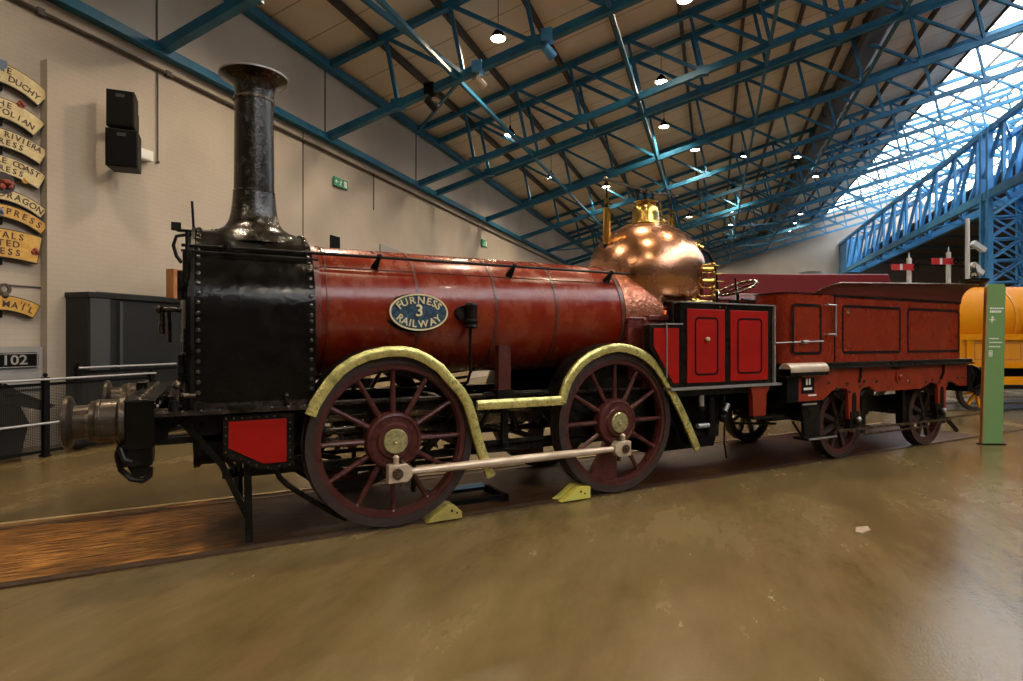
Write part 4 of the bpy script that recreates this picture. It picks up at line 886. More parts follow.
# ---- footplate side sheets
def cab(Y,s):
    y=lambda v: Y(v)
    def bx(mb,x0,x1,y0,y1,z0,z1): a,b=y(y0),y(y1); mb.box(x0,x1,min(a,b),max(a,b),z0,z1)
    m=MB(); bx(m,3.22,4.74,-.09,-.03,1.09,2.03)
    p=P_('side_sheet',m,'black2',smooth=0,bevel=.006)
    for x0,x1 in ((3.31,3.90),(3.99,4.64)):
        d=MB(); bx(d,x0,x1,-.105,-.09,1.135,1.965); dd=mk('door',d,'red',p,'bright red panelled door',smooth=0,bevel=.006)
        if s==0: mk('door_lining',MB().rectline(x0+.11,x1-.11,1.215,1.875,-.106,.022,.06),'flatblack',dd,smooth=0)
    kn=MB().ball((3.60,y(-.125),1.62),.030,12,8); kn.cyl((3.60,y(-.125),1.62),(3.60,y(-.1),1.62),.015); mk('door_knob',kn,'rod',p)
    bl=MB()
    for x in (3.82,3.92): bl.rivet((x,y(-.10),1.995),(0,-1 if s==0 else 1,0),.014)
    bl.rivet((3.62,y(-.106),1.80),(0,-1 if s==0 else 1,0),.01)
    mk('bolts',bl,'steel',p)
    e=MB(); bx(e,3.20,4.76,-.12,-.0,2.03,2.045); bx(e,4.735,4.76,-.12,-.0,1.09,2.04); mk('edge_strip',e,'gsteel',p,'pale steel edge strip',smooth=0)
    lp=MB(); a,b=y(-.09),y(-.03); lp.prismY([(2.78,1.78),(3.22,1.78),(3.22,1.10),(3.10,1.10),(2.86,1.44),(2.78,1.53)],min(a,b),max(a,b))
    q=P_('front_side_sheet',lp,'black2',smooth=0)
    a,b=y(-.10),y(-.09); mk('red_panel',MB().prismY([(2.83,1.745),(3.19,1.745),(3.19,1.14),(3.11,1.14),(2.89,1.46),(2.83,1.54)],min(a,b),max(a,b)),'red',q,'bright red panel',smooth=0)
    e=MB(); bx(e,3.0,3.012,-.112,-.10,1.2,1.78); bx(e,2.99,3.24,-.11,-.02,1.785,1.80); bx(e,2.78,3.0,-.09,.12,1.778,1.79); mk('edge_strip',e,'gsteel',q,smooth=0)
    r=MB().cyl((3.14,y(-.05),1.79),(3.14,y(-.05),2.02),.016).cyl((3.14,y(-.05),2.02),(3.22,y(-.05),2.02),.016); P_('corner_rail',r,'black2')
    m=MB(); bx(m,3.22,4.74,-.03,.12,1.95,1.99); bx(m,3.24,3.27,-.03,.15,1.1,1.98); P_('tank_top',m,'black2',smooth=0)
    m=MB(); bx(m,3.05,4.86,-.13,.3,1.062,1.09); P_('footplate_edge',m,'gsteel',label='pale steel footplate edge',smooth=0)
    m=MB(); bx(m,3.1,4.8,-.06,-.0,.985,1.06); P_('valance',m,'black2',smooth=0)
    a,b=y(-.10),y(-.04)
    P_('step_bracket',MB().prismY([(4.34,1.06),(4.68,1.06),(4.62,.96),(4.60,.70),(4.385,.70),(4.37,.94)],min(a,b),max(a,b)),'tframe',label='orange-red step bracket',smooth=0)
    m=MB(); bx(m,4.34,4.80,-.14,.06,.665,.695); P_('footstep',m,'black2',smooth=0)
cab(lambda v:v,0); cab(lambda v:2*YC-v,1)
P_('footplate',MB().box(4.2,4.9,0,1.62,1.05,1.10),'flatblack',smooth=0)
P_('rear_buffer_beam',MB().box(4.62,4.80,.1,1.52,.72,1.06),'flatblack',smooth=0)
hw=MB().cyl((4.40,.50,1.1),(4.40,.50,1.9),.02).cyl((4.40,.50,1.9),(4.36,.50,2.0),.02)
P_('brake_column',hw,'black2')
# injector, pipes below cab
P_('feed_pump',MB().cyl((3.62,.0,.98),(3.62,.0,.80),.05,.04).cyl((3.80,.02,.95),(3.80,.02,.55),.045).cyl((3.80,.02,.62),(3.80,.02,.50),.09,seg=16).cyl((4.0,.02,.9),(4.0,.02,.7),.04).ball((4.0,.02,.7),.06).cyl((3.62,.0,.88),(3.62,.0,.83),.06),'black2')
P_('feed_pipe',MB().tube([(3.45,.05,.78),(3.38,.05,.66),(3.40,.05,.58),(3.55,.05,.54),(3.75,.05,.52),(3.85,.05,.56)],.03,10).tube([(3.98,-.02,1.0),(3.99,-.02,.7),(3.98,-.02,.4),(4.02,-.02,.22)],.012),'black2')
for p_,q_,r_ in (((3.60,-.03,.98),(3.60,-.03,.86),.032),((3.55,-.02,.63),(3.72,-.02,.63),.03),((3.98,-.03,.78),(4.03,-.03,.86),.03)): P_('injector_valve',MB().cyl(p_,q_,r_),'gsteel')
# ---- front end
bb=P_('buffer_beam',MB().box(-1.90,-1.73,-.15,1.77,.86,1.20).box(-1.91,-1.72,-.16,1.78,1.185,1.203),'black',smooth=0,bevel=.008)
bt=MB()
for k in range(8): bt.rivet((-1.72,-.05+.24*k,1.14),(1,0,0),.022); bt.rivet((-1.82,-.05+.24*k,1.203),(0,0,1),.018)
mk('bolts',bt,'steel',bb)
for y in (-.045,1.665):
    b=P_('buffer',MB().lathe([(0,-1.90),(.17,-1.90),(.172,-1.93),(.148,-1.95),(.146,-2.04),(.150,-2.045),(.150,-2.06),(.146,-2.065),(.14,-2.085),(.138,-2.10),(.112,-2.105),(.112,-2.19),(.0,-2.19)],(0,y,1.06),'X',36),'gunl')
    mk('buffer_head',MB().lathe([(0,-2.18),(.10,-2.185),(.165,-2.205),(.178,-2.215),(.178,-2.235),(.165,-2.245),(0,-2.25)],(0,y,1.06),'X',40),'gunl',b)
    mk('collar',MB().lathe([(0,-2.10),(.118,-2.10),(.118,-2.12),(0,-2.12)],(0,y,1.06),'X',30),'steel',b)
P_('buffer_block',MB().box(-1.95,-1.87,1.12,1.3,1.08,1.24),'black2',smooth=0)
cp=MB().box(-1.92,-1.74,-.13,.10,.74,.90).prismY([(-1.9,.76),(-1.75,.76),(-1.78,.66),(-1.86,.66)],-.10,.02)
P_('drag_bracket',cp,'black2',smooth=0,bevel=.01)
P_('coupling_chain',MB().tube([(-1.93,-.08,.90),(-1.95,-.08,.82),(-1.93,-.08,.72),(-1.87,-.08,.65),(-1.80,-.08,.63),(-1.76,-.08,.66),(-1.76,-.08,.72)],.02,8).tube([(-1.93,-.14,.88),(-1.90,-.16,.80),(-1.86,-.16,.78)],.018,8).ball((-1.93,-.1,.93),.03),'black2')
P_('centre_hook',MB().tube([(-1.9,YC,1.0),(-2.0,YC,1.0),(-2.06,YC,.95),(-2.04,YC,.9),(-1.98,YC,.9)],.025,8).tube([(-2.02,YC,.92),(-2.0,YC,.75),(-1.97,YC,.62),(-1.95,YC,.75)],.018,8),'black2')
fp=MB().box(-1.74,-.88,.14,.20,1.0,1.065).box(-1.74,-1.30,.14,.20,.835,.885).box(-1.50,-.90,.14,.20,.78,1.0).prismY([(-1.74,1.0),(-1.60,1.0),(-1.66,.93),(-1.66,.88),(-1.74,.88)],.14,.20)
for x in (-1.69,-1.62,-1.44): fp.rivet((x,.14,.97),(0,-1,0),.02)
P_('front_frame_plate',fp,'black2',smooth=0)
sb=P_('sandbox_plate',MB().prismY([(-1.30,1.045),(-.80,1.045),(-.80,.62),(-.98,.60),(-1.08,.635),(-1.30,.745)],-.02,.06),'black2',smooth=0)
mk('red_panel',MB().prismY([(-1.262,1.0),(-.855,1.0),(-.855,.662),(-1.02,.662),(-1.262,.80)],-.027,-.02),'red',sb,'bright red polygonal panel',smooth=0)
rv=MB()
per=[(-1.282,1.022),(-.828,1.022),(-.828,.635),(-.99,.627),(-1.07,.655),(-1.282,.77),(-1.282,1.022)]
for (a,b) in zip(per,per[1:]):
    L_=math.dist(a,b); n=max(1,int(L_/.055))
    for k in range(n): rv.rivet((a[0]+(b[0]-a[0])*k/n,-.02,a[1]+(b[1]-a[1])*k/n),(0,-1,0),.008)
mk('rivets',rv,'steel',sb)
def gi(mb,Y):
    mb.bar((-1.56,Y(.10),1.0),(-1.30,Y(.10),.66),.05,.05,(0,1,0)).bar((-1.31,Y(.10),.67),(-1.12,Y(.10),.22),.045,.045,(0,1,0))
    mb.bar((-1.13,Y(.09),.80),(-1.115,Y(.09),.04),.055,.04,(0,1,0)).bar((-1.30,Y(.1),.75),(-1.19,Y(.1),.56),.035,.03,(0,1,0)).bar((-1.18,Y(.1),.80),(-1.21,Y(.1),.48),.035,.03,(0,1,0))
bothsides('guard_iron',gi,'black2',smooth=0)
bothsides('sand_pipe',lambda mb,Y: mb.tube([(-.93,Y(.03),.62),(-.90,Y(.04),.53),(-.84,Y(.05),.46),(-.72,Y(.08),.36),(-.58,Y(.10),.25),(-.45,Y(.11),.15),(-.36,Y(.12),.10)],.022,10),'black2')
bothsides('frame_cross_strut',lambda mb,Y: mb.bar((-.95,Y(.45),.62),(-.2,Y(.45),.40),.05,.05).bar((-.6,Y(.35),.46),(.75,Y(.35),.46),.03,.04).bar((.3,Y(.35),.20),(.3,Y(.35),.6),.03,.05,(0,1,0)),'black2',smooth=0)
o=empty('drip_tray',(1.0,.5,0),'black steel drip tray frame with pale blue strip under the engine','tray')
mk('tray_frame',MB().box(.62,1.28,.30,.34,.02,.06).box(.62,1.28,.72,.76,.02,.06).box(.62,.66,.30,.76,.02,.06).box(1.24,1.28,.30,.76,.02,.06),'flatblack',o,smooth=0)
mk('blue_strip',MB().box(.60,1.2,.70,.80,.06,.085),'bluestep',o,smooth=0)
mk('feet',MB().box(.62,.68,.30,.76,0,.02).box(1.22,1.28,.30,.76,0,.02),'flatblack',o,smooth=0)

# ================================================================== THE TENDER
T0_=(7.2,YC,0)
ten=empty('locomotive_tender',T0_,'red four-wheeled tender with flared top coupled behind the locomotive','tender')
def Q_(name,mb,m,par=None,label=None,smooth=35,bevel=0): return mk(name,mb,m,par or ten,label,smooth,None,bevel)
NY=-.15; FY=2*YC+.15
# tank with rounded corners (plan)
def rplan(x0,x1,y0,y1,r,n=6):
    p=[]
    for cx,cy,a0 in ((x1-r,y1-r,0),(x0+r,y1-r,90),(x0+r,y0+r,180),(x1-r,y0+r,270)):
        for k in range(n+1): a=R(a0+90*k/n); p.append((cx+r*math.cos(a),cy+r*math.sin(a)))
    return p
Q_('tank',MB().prismZ(rplan(5.60,9.22,NY,FY,.22),1.32,2.205),'tred',smooth=40)
Q_('front_tank',MB().prismZ(rplan(4.93,5.95,NY,.42,.20),1.32,2.20),'tred',smooth=40); Q_('front_tank',MB().prismZ(rplan(4.93,5.95,2*YC-.42,FY,.20),1.32,2.20),'tred',smooth=40)
Q_('tank_top_ledge',MB().prismZ(rplan(4.92,5.78,NY-.01,.43,.2),2.20,2.215).prismZ(rplan(4.92,5.78,2*YC-.43,FY+.01,.2),2.20,2.215),'black2',smooth=0)
# flare
fx0,fx1=5.70,9.25
def flare():
    mb=MB(); n=8
    base=rplan(5.72,fx1-.02,NY,FY,.22,6); N=len(base); vs=[];fs=[]
    for i in range(n+1):
        u=i/n; a=R(80*u)
        for (x,y) in base:
            g=min(1,max(0,(x-5.8)/3.3)); end=min(1,max(0,(x-5.72)/.20)); end=math.sqrt(1-(1-end)**2)
            o_=(.07+.13*g)*(1-math.cos(a))/(1-math.cos(R(80)))*end; h=(.155+.12*g)*math.sin(a)/math.sin(R(80))*(.12+.88*end)
            s=-1 if y<YC else 1; k=min(1,abs(y-YC)/(abs(NY-YC)-.22)); rx=max(0,(x-(fx1-.26))/.24)
            vs.append((x+o_*rx*.9,y+s*o_*k,2.205+h))
    for i in range(n):
        for k in range(N): k2=(k+1)%N; fs.append((i*N+k,i*N+k2,(i+1)*N+k2,(i+1)*N+k))
    return mb.add(vs,fs),vs[-N:]
fm,edge=flare()
f=Q_('flared_top',fm,'tin',smooth=60,label='dark maroon flared coping'); sd=f.modifiers.new('thickness','SOLIDIFY'); sd.thickness=.012
Q_('coping_edge',MB().tube([Vector(e) for e in edge]+[Vector(edge[0])],.009,6),'steel',label='thin burnished edge bead')
Q_('black_band',MB().prismZ(rplan(5.68,9.235,NY-.014,FY+.014,.23),2.185,2.212),'black2',smooth=0)
for k,(x0,x1,z0,z1) in enumerate([(6.03,7.40,1.43,2.085),(7.57,9.02,1.43,2.085)]):
    Q_('panel_lining',MB().rectline(x0,x1,z0,z1,NY-.001,.036,.06),'flatblack',label='black painted panel line',smooth=0)
Q_('panel_lining',MB().rectline(5.02,5.60,1.43,2.075,NY-.001,.036,.06),'flatblack',smooth=0)
sr=MB().box(5.86,5.885,NY-.006,NY,1.33,2.19)
z=1.36
while z<2.18: sr.rivet((5.872,NY-.006,z),(0,-1,0),.012); z+=.045
Q_('rivet_strip',sr,'black2')
rv=MB()
for x in (6.22,6.72):
    z=1.42
    while z<2.14: rv.rivet((x,NY,z),(0,-1,0),.008); z+=.09
Q_('side_rivets',rv,'tred')
Q_('grab_handle',MB().tube([(5.66,NY,2.07),(5.66,NY-.05,2.07),(5.83,NY-.05,2.07)],.011,6).tube([(5.66,NY,1.69),(5.66,NY-.05,1.69),(5.83,NY-.05,1.69)],.011,6).cyl((5.82,NY-.05,1.67),(5.82,NY-.05,2.07),.013),'gsteel',label='pale grab handle')
Q_('lamp_hook',MB().rivet((6.16,NY,1.98),(0,-1,0),.024).bar((6.16,NY-.01,1.98),(6.16,NY-.01,2.03),.012,.012,(1,0,0)),'gsteel')
Q_('pull_rod',MB().cyl((4.74,NY+.02,1.58),(5.6,NY-.03,1.60),.009).cyl((5.18,NY-.03,1.59),(5.28,NY-.03,1.592),.022),'gsteel')
Q_('underside_angle',MB().box(5.62,9.30,NY-.06,FY+.06,1.255,1.325).box(5.62,9.32,NY-.085,NY-.06,1.245,1.27),'black2',smooth=0,bevel=.01)
tb=Q_('toolbox',MB().box(4.86,5.60,NY-.10,.35,1.17,1.26),'black2',smooth=0)
mk('rounded_lid',MB().cyl((4.86,NY-.02,1.245),(5.60,NY-.02,1.245),.085,seg=20),'rod',tb,'pale rounded lid')
# frame with horn guides
def tframe(Y0,Y1):
    m=MB(); W=(6.27,8.48)
    p=[(5.12,1.255),(5.12,.845),(5.62,.845)]
    p+=[(5.80,.95),(5.92,.98),(6.12,.97),(6.15,.90),(6.16,.56),(6.40,.56),(6.41,.90),(6.46,.955),(6.62,.99),(6.72,.93),(6.80,.90)]
    p+=[(7.9,.90),(8.02,.93),(8.20,.99),(8.34,.955),(8.38,.90),(8.385,.56),(8.60,.56),(8.61,.90),(8.66,.96),(8.8,.98),(9.0,.90),(9.28,.90),(9.28,1.255)]
    m.prismY(p,Y0,Y1)
    return m
for s,(y0,y1) in enumerate(((NY-.01,NY+.03),(FY-.03,FY+.01))):
    Q_('side_frame',tframe(y0,y1),'tframe',smooth=0)
for x in (6.28,8.49):
    m=MB().prismY([(x-.045,.60),(x+.045,.60),(x+.045,.86),(x+.03,.90),(x,.915),(x-.03,.90),(x-.045,.86)],NY-.016,NY-.008); Q_('guide_slot',m,'flatblack',smooth=0)
bl=MB()
for (x,z) in ((5.72,1.06),(5.90,.985),(6.18,.93),(6.12,1.03),(6.41,.985),(6.50,1.05),(6.78,1.04),(7.6,1.02),(8.05,1.0),(8.22,1.03),(8.40,.98),(8.66,.99),(8.95,1.03),(9.12,1.03)): bl.rivet((x,NY-.012,z),(0,-1,0),.026)
Q_('frame_bolts',bl,'steel')
Q_('works_emblem',MB().ringY((7.33,1.09),.055,.085,NY-.03,NY-.01,24).ball((7.33,NY-.02,1.09),.05).ringY((7.33,1.09),.09,.10,NY-.018,NY-.01,24),'tframe')
Q_('scroll_bracket',MB().tube([(6.42,NY-.02,1.25),(6.41,NY-.02,1.12),(6.38,NY-.02,1.04)],.018,8).tube([(8.52,NY-.02,1.25),(8.51,NY-.02,1.12),(8.44,NY-.02,1.03)],.022,8).prismY([(7.0,1.255),(7.45,1.255),(7.3,1.20),(7.15,1.20)],NY-.02,NY),'black2')
# number patch: small white marks on black
pt=Q_('number_patch',MB().box(5.19,5.43,NY-.018,NY-.01,.94,1.14),'flatblack',smooth=0)
wm=MB().box(5.265,5.295,NY-.021,NY-.018,1.05,1.13).box(5.32,5.35,NY-.021,NY-.018,1.05,1.13).box(5.22,5.38,NY-.021,NY-.018,.985,1.015)
mk('white_marks',wm,'white',pt,'white stencil marks',smooth=0)
Q_('stencil_line',MB().box(5.32,5.48,NY-.014,NY-.01,.905,.925),'white',smooth=0)
Q_('front_beam',MB().box(4.90,5.12,NY-.02,FY+.02,.84,1.22).box(4.84,5.15,NY-.05,.2,1.14,1.17),'flatblack',smooth=0)
Q_('rear_beam',MB().box(9.24,9.40,NY-.02,FY+.02,.80,1.22),'flatblack',smooth=0)
for y in (-.02,1.64):
    b=Q_('buffer',MB().lathe([(0,9.38),(.16,9.38),(.16,9.42),(.12,9.44),(.12,9.62),(.19,9.63),(.19,9.66),(0,9.67)],(0,y,1.02),'X',28),'black2')
Q_('inner_frame',MB().box(5.0,9.3,.24,.30,.55,.78).box(5.0,9.3,1.32,1.38,.55,.78).box(6.8,7.4,.30,1.32,.5,.7).box(5.05,9.3,.1,1.52,1.2,1.27),'black2',smooth=0)
for x in (6.24,8.38):
    for far in (False,True):
        yo=0 if not far else 1.62; f_=-1 if not far else 1; cz=.485; Y=lambda d: yo+f_*d
        w=Q_('wheel',MB().ringY((x,cz),.36,.425,min(Y(-.01),Y(-.10)),max(Y(-.01),Y(-.10)),48),'wheel')
        mk('tyre',MB().ringY((x,cz),.42,.475,min(Y(0),Y(-.12)),max(Y(0),Y(-.12)),56).ringY((x,cz),.43,.495,min(Y(-.12),Y(-.14)),max(Y(-.12),Y(-.14)),56),'tyre',w)
        for k in range(8):
            a=R(22+45*k); mk('spoke',MB().bar((x+.06*math.cos(a),Y(-.055),cz+.06*math.sin(a)),(x+.37*math.cos(a),Y(-.055),cz+.37*math.sin(a)),.06,.05,(0,1,0)),'tyre',w,smooth=0)
        mk('hub',MB().lathe([(0,Y(-.11)),(.10,Y(-.11)),(.10,Y(.0)),(0,Y(.01))],(x,0,cz),'Y',24),'tyre',w)
    Q_('axle',MB().cyl((x,-.1,.485),(x,1.72,.485),.055),'steel')
    for y in (NY-.02,FY+.02):
        s=-1 if y<0 else 1
        ab=Q_('axlebox',MB().box(x-.05,x+.15,min(y,y-s*.10),max(y,y-s*.10),.42,.66).cyl((x+.05,y,.52),(x+.05,y+s*.05,.52),.05,seg=14),'black2',smooth=0,bevel=.012)
        mk('axlebox_cap',MB().ball((x+.05,y+s*.05,.56),.034),'gsteel',ab)
        Q_('leaf_spring',MB().tube([(x-.30,y-s*.09,.93),(x-.12,y-s*.09,.83),(x+.05,y-s*.09,.80),(x+.22,y-s*.09,.83),(x+.42,y-s*.09,.93)],.03,6),'black2')
    Q_('brake_block',MB().prismY([(x+.50,.30),(x+.60,.30),(x+.62,.92),(x+.52,.92)],.02,.12),'black2',smooth=0); Q_('brake_block',MB().prismY([(x-.60,.34),(x-.50,.34),(x-.54,.92),(x-.62,.92)],.02,.12),'black2',smooth=0)
Q_('brake_pull_rod',MB().bar((5.9,NY-.03,.425),(8.75,NY-.03,.405),.02,.03).bar((6.5,NY-.02,.335),(8.1,NY-.02,.335),.02,.025).cyl((6.6,NY-.05,.42),(6.6,NY+.05,.42),.03),'steel',smooth=0)
Q_('guard_arm',MB().bar((8.65,NY-.0,.41),(8.95,NY-.0,.20),.04,.05),'black2',smooth=0)
Q_('tender_step',MB().box(5.18,5.62,NY-.10,NY+.10,.36,.385).bar((5.22,NY+.02,.84),(5.26,NY+.0,.38),.03,.03,(0,1,0)).bar((5.03,NY,.60),(5.24,NY,.38),.02,.025,(0,1,0)).box(5.28,5.60,NY+.02,NY+.06,.38,.84),'black2',smooth=0)
Q_('step_edge',MB().box(5.20,5.75,NY-.115,NY-.10,.37,.39),'gsteel',smooth=0); Q_('step_edge',MB().box(5.15,5.42,NY-.06,NY-.04,.80,.82),'gsteel',smooth=0)
Q_('drawbar',MB().bar((4.75,.5,.66),(5.4,.5,.60),.05,.05).bar((4.72,-.02,.66),(5.15,-.02,.62),.02,.03).box(4.78,5.0,-.06,.1,.62,.68).bar((4.5,.3,.56),(5.3,.3,.50),.03,.03),'black2',smooth=0)
Q_('coal_space_floor',MB().box(5.0,9.1,.4,1.22,1.27,1.6),'flatblack',smooth=0)
# tender brake handwheel
bw=P_('brake_handwheel',MB().tube([(4.58+.23*math.cos(2*PI*k/28),.30+.23*math.sin(2*PI*k/28),2.28+.10*math.cos(2*PI*k/28)) for k in range(29)],.017,8),'steel',label='burnished brake handwheel')
sp=MB()
for k in range(4): a=PI/4+PI/2*k; sp.cyl((4.58,.30,2.27),(4.58+.22*math.cos(a),.30+.22*math.sin(a),2.27+.095*math.cos(a)),.010)
sp.cyl((4.58,.30,2.27),(4.62,.30,1.1),.018).cyl((4.48,.24,2.25),(4.44,.22,2.40),.012)
mk('spindle',sp,'black2',bw)
Q_('fire_irons',MB().tube([(4.9,.5,2.16),(5.3,.48,2.14),(5.7,.46,2.17),(5.95,.42,2.22)],.02,6).box(4.6,5.6,.43,.47,1.9,2.12),'black2')

# ================================================================== OTHER EXHIBITS
VB=13.6
mo=empty('maroon_vehicle',mtx=VM(6.52,14.7),label='long maroon railway vehicle with glossy waist standing beyond the tender',cat='railway vehicle')
mk('upper_body',MB().prismY([(-3.9,2.62),(3.35,2.62),(3.12,3.31),(-3.9,3.33)],0,2.4),'maroon',mo,smooth=0,bevel=.02)
mk('glossy_waist',MB().prismX([(-.06,2.36),(-.10,2.5),(0,2.64),(1,2.64),(1,2.36)],-3.9,3.3),'lilac',mo)
mk('lower_body',MB().box(-3.9,3.3,-.04,2.4,1.2,2.38),'maroon',mo,smooth=0)
mk('rail_strip',MB().box(-2.9,3.1,-.12,-.06,2.60,2.64),'rod',mo,smooth=0)
mk('underframe',MB().box(-2.8,3.2,.1,2.3,.9,1.2),'flatblack',mo,smooth=0)
mk('roof_dome',MB().lathe([(.46,0),(.43,.12),(.30,.22),(0,.26)],(1.85,1.4,3.30),'Z',24).box(3.0,3.2,1,1.6,3.28,3.38),'grey2',mo)
for x in (-2,-.3,1.4,2.8):
    w=mk('wheel',MB().ringY((x,.5),.38,.5,.3,.42,32).lathe([(0,.3),(.1,.3),(.1,.4),(0,.4)],(x,0,.5),'Y',16),'tyre',mo)
yo=empty('yellow_tank_engine',mtx=VM(12.4,13.2),label='yellow railway vehicle with rounded tank at far right behind the green sign',cat='railway vehicle')
mk('tank',MB().lathe([(0,-2.2),(.70,-2.2),(.78,-2.1),(.80,-2.0),(.80,3.0),(0,3.0)],(0,.9,2.12),'X',40),'yellow',yo)
mk('tank_band',MB().lathe([(.79,-.75),(.815,-.75),(.815,-.69),(.79,-.69)],(0,.9,2.12),'X',40).lathe([(.79,1.0),(.815,1.0),(.815,1.06),(.79,1.06)],(0,.9,2.12),'X',40),'yellow2',yo)
mk('side_body',MB().box(-2.22,3,0,1.8,.98,1.74),'yellow2',yo,smooth=0)
mk('body_rail',MB().box(-2.24,3,-.05,0,1.62,1.76).box(-2.24,3,-.03,0,.98,1.10).box(-2.24,-2.1,-.04,0,.98,1.7).box(-1.98,-1.84,-.04,0,1.05,1.65).box(-.62,-.5,-.04,0,1.05,1.65).box(-.56,-.48,-.02,.1,1.72,2.0),'yellow',yo,smooth=0)
mk('panel_line',MB().rectline(-1.78,-.7,1.16,1.56,-.002,.025,.02).rectline(-.4,1.2,1.16,1.56,-.002,.025,.02),'oak',yo,smooth=0)
mk('underframe',MB().box(-2.0,3,.2,1.6,.72,.96).box(-2.2,-1.6,-.1,.3,.5,1.0).box(-1.2,3,-.05,.1,.5,.58),'flatblack',yo,smooth=0)
mk('yellow_sill',MB().box(-1.3,3,-.06,.0,.60,.78),'yellow',yo,smooth=0)
mk('buffer',MB().cyl((-2.2,.1,.9),(-2.6,.1,.9),.12).cyl((-2.6,.1,.9),(-2.65,.1,.9),.2),'black2',yo)
for x in (-1.65,.05,1.7):
    w=mk('wheel',MB().ringY((x,.42),.36,.44,.05,.16,40).lathe([(0,.04),(.09,.04),(.09,.16),(0,.16)],(x,0,.42),'Y',16),'tyre',yo)
    for k in range(8): a=R(45*k+10); mk('spoke',MB().bar((x+.07*math.cos(a),.1,.42+.07*math.sin(a)),(x+.37*math.cos(a),.1,.42+.37*math.sin(a)),.05,.06,(0,1,0)),'yellow',w,'yellow spoke',smooth=0)
mk('black_chimney_cap',MB().lathe([(.10,2.85),(.12,2.93),(.20,2.98),(.30,3.06),(.30,3.12),(.12,3.12),(.07,3.16),(.05,3.35),(.02,3.5),(0,3.52)],(-.98,1.0,0),'Z',24),'black2',yo)
mk('brass_finial',MB().lathe([(.06,3.14),(.085,3.2),(.05,3.3),(.03,3.5),(0,3.56)],(-.98,1.0,0),'Z',16),'steel',yo)
mk('vertical_pipe',MB().cyl((-1.75,0,.5),(-1.75,0,1.0),.04),'black2',yo)
# yellow wheel seen under the tender rear is part of the yellow vehicle
# rails under those
for nm,d in (('maroon vehicle',15.0),('maroon vehicle, far side',16.5),('yellow vehicle',13.3),('yellow vehicle, far side',14.8)):
    o=mk('track_rail',MB().box(-6,14,-.035,.035,-.02,.004),'rail',smooth=0,mtx=VM(2,d)); tag(o,'flush floor rail under the '+nm,'rail')
# green totem sign
gs=empty('green_totem_sign',mtx=VM(7.49,8.95,0,R(0)),label='tall leaning sage green information sign at right edge',cat='sign')
SH=Matrix(((1,0,.028,0),(0,1,0,0),(0,0,1,0),(0,0,0,1)))
mk('panel',MB().prismY([(-.155,0),(.155,0),(.135,2.44),(.115,2.49),(-.125,2.49),(-.145,2.46)],0,.05,SH),'green',gs,smooth=0)
mk('edge_board',MB().prismY([(-.172,0),(-.155,0),(-.145,2.47),(-.160,2.44)],-.002,.052,SH),'oak',gs,'pale timber edge',smooth=0)
mk('base_plate',MB().box(-.19,.19,-.03,.08,-.011,.006),'flatblack',gs,smooth=0)
tx=MB()
for (z,w,h) in ((2.11,.20,.022),(2.075,.15,.0),(2.06,.18,.035),(1.64,.15,.018),(1.58,.19,.018),(1.515,.18,.02)):
    if h: 
        x=-.10
        while x<-.10+w: l_=random.choice((.018,.03,.024)); tx.box(x,x+l_,-.003,0,z-h/2,z+h/2); x+=l_+.008
tx.box(-.105,-.02,-.003,0,1.925,1.94); tx.box(-.073,-.058,-.003,0,1.89,1.985); tx.prismY([(-.06,1.99),(-.035,1.965),(-.05,1.955)],-.003,0)
tx.box(-.10,-.045,-.003,0,1.36,1.372); tx.box(-.10,-.045,-.003,0,1.445,1.457); tx.box(-.10,-.088,-.003,0,1.36,1.457); tx.box(-.057,-.045,-.003,0,1.36,1.457); tx.box(-.08,-.066,-.003,0,1.385,1.43)
tx2=MB().add(tx.v,tx.f,SH); mk('white_print',tx2,'white',gs,smooth=0)
# semaphores and light mast
def sema(px,zt,arm,label,ax):
    o=empty('semaphore_signal',mtx=VM(px,25),label=label,cat='signal',group='railway semaphore signals in the distance')
    mk('post',MB().box(-.065,.065,-.065,.065,0,zt).cyl((0,0,zt),(0,0,zt+.25),.035,.01),'white',o,smooth=0)
    a=mk('arm',MB().box(-.85,.12,-.16,-.12,zt-.55,zt-.28),'sred',o,smooth=0)
    mk('white_stripe',MB().box(-.50,-.39,-.165,-.16,zt-.55,zt-.28),'white',a,smooth=0)
    mk('spectacle',MB().ringY((.2,zt-.42),.06,.13,-.16,-.12,20),'black2',a)
    mk('platform_rail',MB().box(0,.6,-.05,.0,zt-1.45,zt-1.40),'white',o,smooth=0)
sema((909-511.5)/575*25,5.2,0,'red-armed semaphore signal with white stripe, the left of two',0)
sema((948.5-511.5)/575*25,5.45,0,'red-armed semaphore signal, taller and right of two',0)
o=empty('light_mast',mtx=VM((967.5-511.5)/575*24,24),label='tall pale mast with spotlights between signal and blue column',cat='mast')
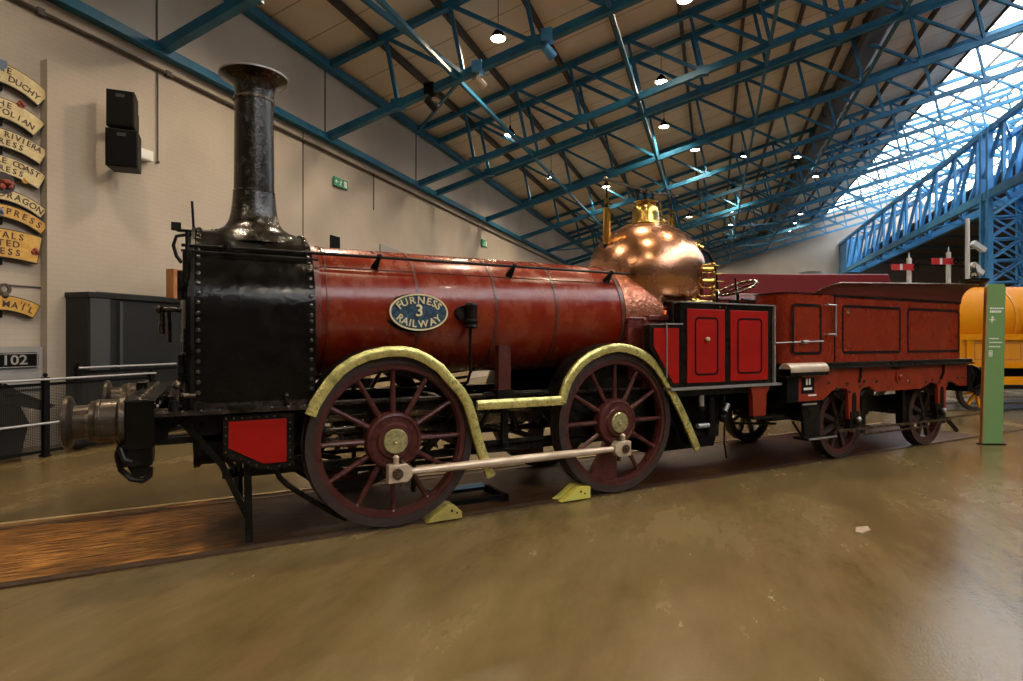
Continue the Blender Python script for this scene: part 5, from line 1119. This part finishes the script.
mk('pole',MB().cyl((0,0,0),(0,0,6.7),.10,.08,12),'white',o)
for (x,z) in ((.28,5.6),(.5,5.45),(.25,4.7),(.42,4.5)): mk('floodlight',MB().bar((x-.15,-.1,z+.08),(x+.12,-.1,z-.10),.2,.2).cyl((0,0,z),(x,0,z),.02),'white',o,smooth=0)
# low pale staging behind the engine
o=empty('timber_staging',mtx=HM(12.4,-6.9),label='low pale timber staging seen between the driving wheels',cat='platform')
mk('deck',MB().box(-2.6,2.2,-.5,.5,.86,.93),'olive',o,smooth=0)
mk('boards',MB().box(-2.6,2.2,-.54,-.5,.5,.58).box(-2.6,2.2,-.54,-.5,.66,.76),'olive',o,smooth=0)
for x in (-2.5,-.9,.7,2.1): mk('leg',MB().box(x-.05,x+.05,-.5,.5,0,.86),'flatblack',o,smooth=0)

# ================================================================== LIGHT AND CAMERA
w=bpy.data.worlds.new('overcast_sky'); sc.world=w; w.use_nodes=True; nt=w.node_tree; bg=nt.nodes['Background']
bg.inputs['Color'].default_value=(1,.97,.93,1); bg.inputs['Strength'].default_value=WS
for i,(qa,qb) in enumerate(((SKY0,RIDGE),(RIDGE,SKY1))):
    ld=bpy.data.lights.new('rooflight_portal','AREA'); ld.shape='RECTANGLE'; za,zb=roofz(qa,.4),roofz(qb,.4)
    ld.size=T1-T0; ld.size_y=math.hypot(qb-qa,zb-za); ld.cycles.is_portal=True
    o=bpy.data.objects.new('rooflight_portal',ld); col.objects.link(o)
    ang=math.atan2(zb-za,qb-qa)
    o.matrix_world=HM((T0+T1)/2,(qa+qb)/2,(za+zb)/2)@Matrix.Rotation(-ang,4,'X')
cd=bpy.data.cameras.new('camera'); cd.sensor_width=36; cd.lens=575/1023*36; cd.clip_end=300; cd.clip_start=.05
co=bpy.data.objects.new('camera',cd); col.objects.link(co)
co.location=CAM; co.rotation_euler=(PI/2,0,A-PI/2)
sc.camera=co
vs_=sc.view_settings; vs_.view_transform='Standard'; vs_.look='None'; vs_.gamma=1; vs_.use_curve_mapping=False; vs_.exposure=EXPO
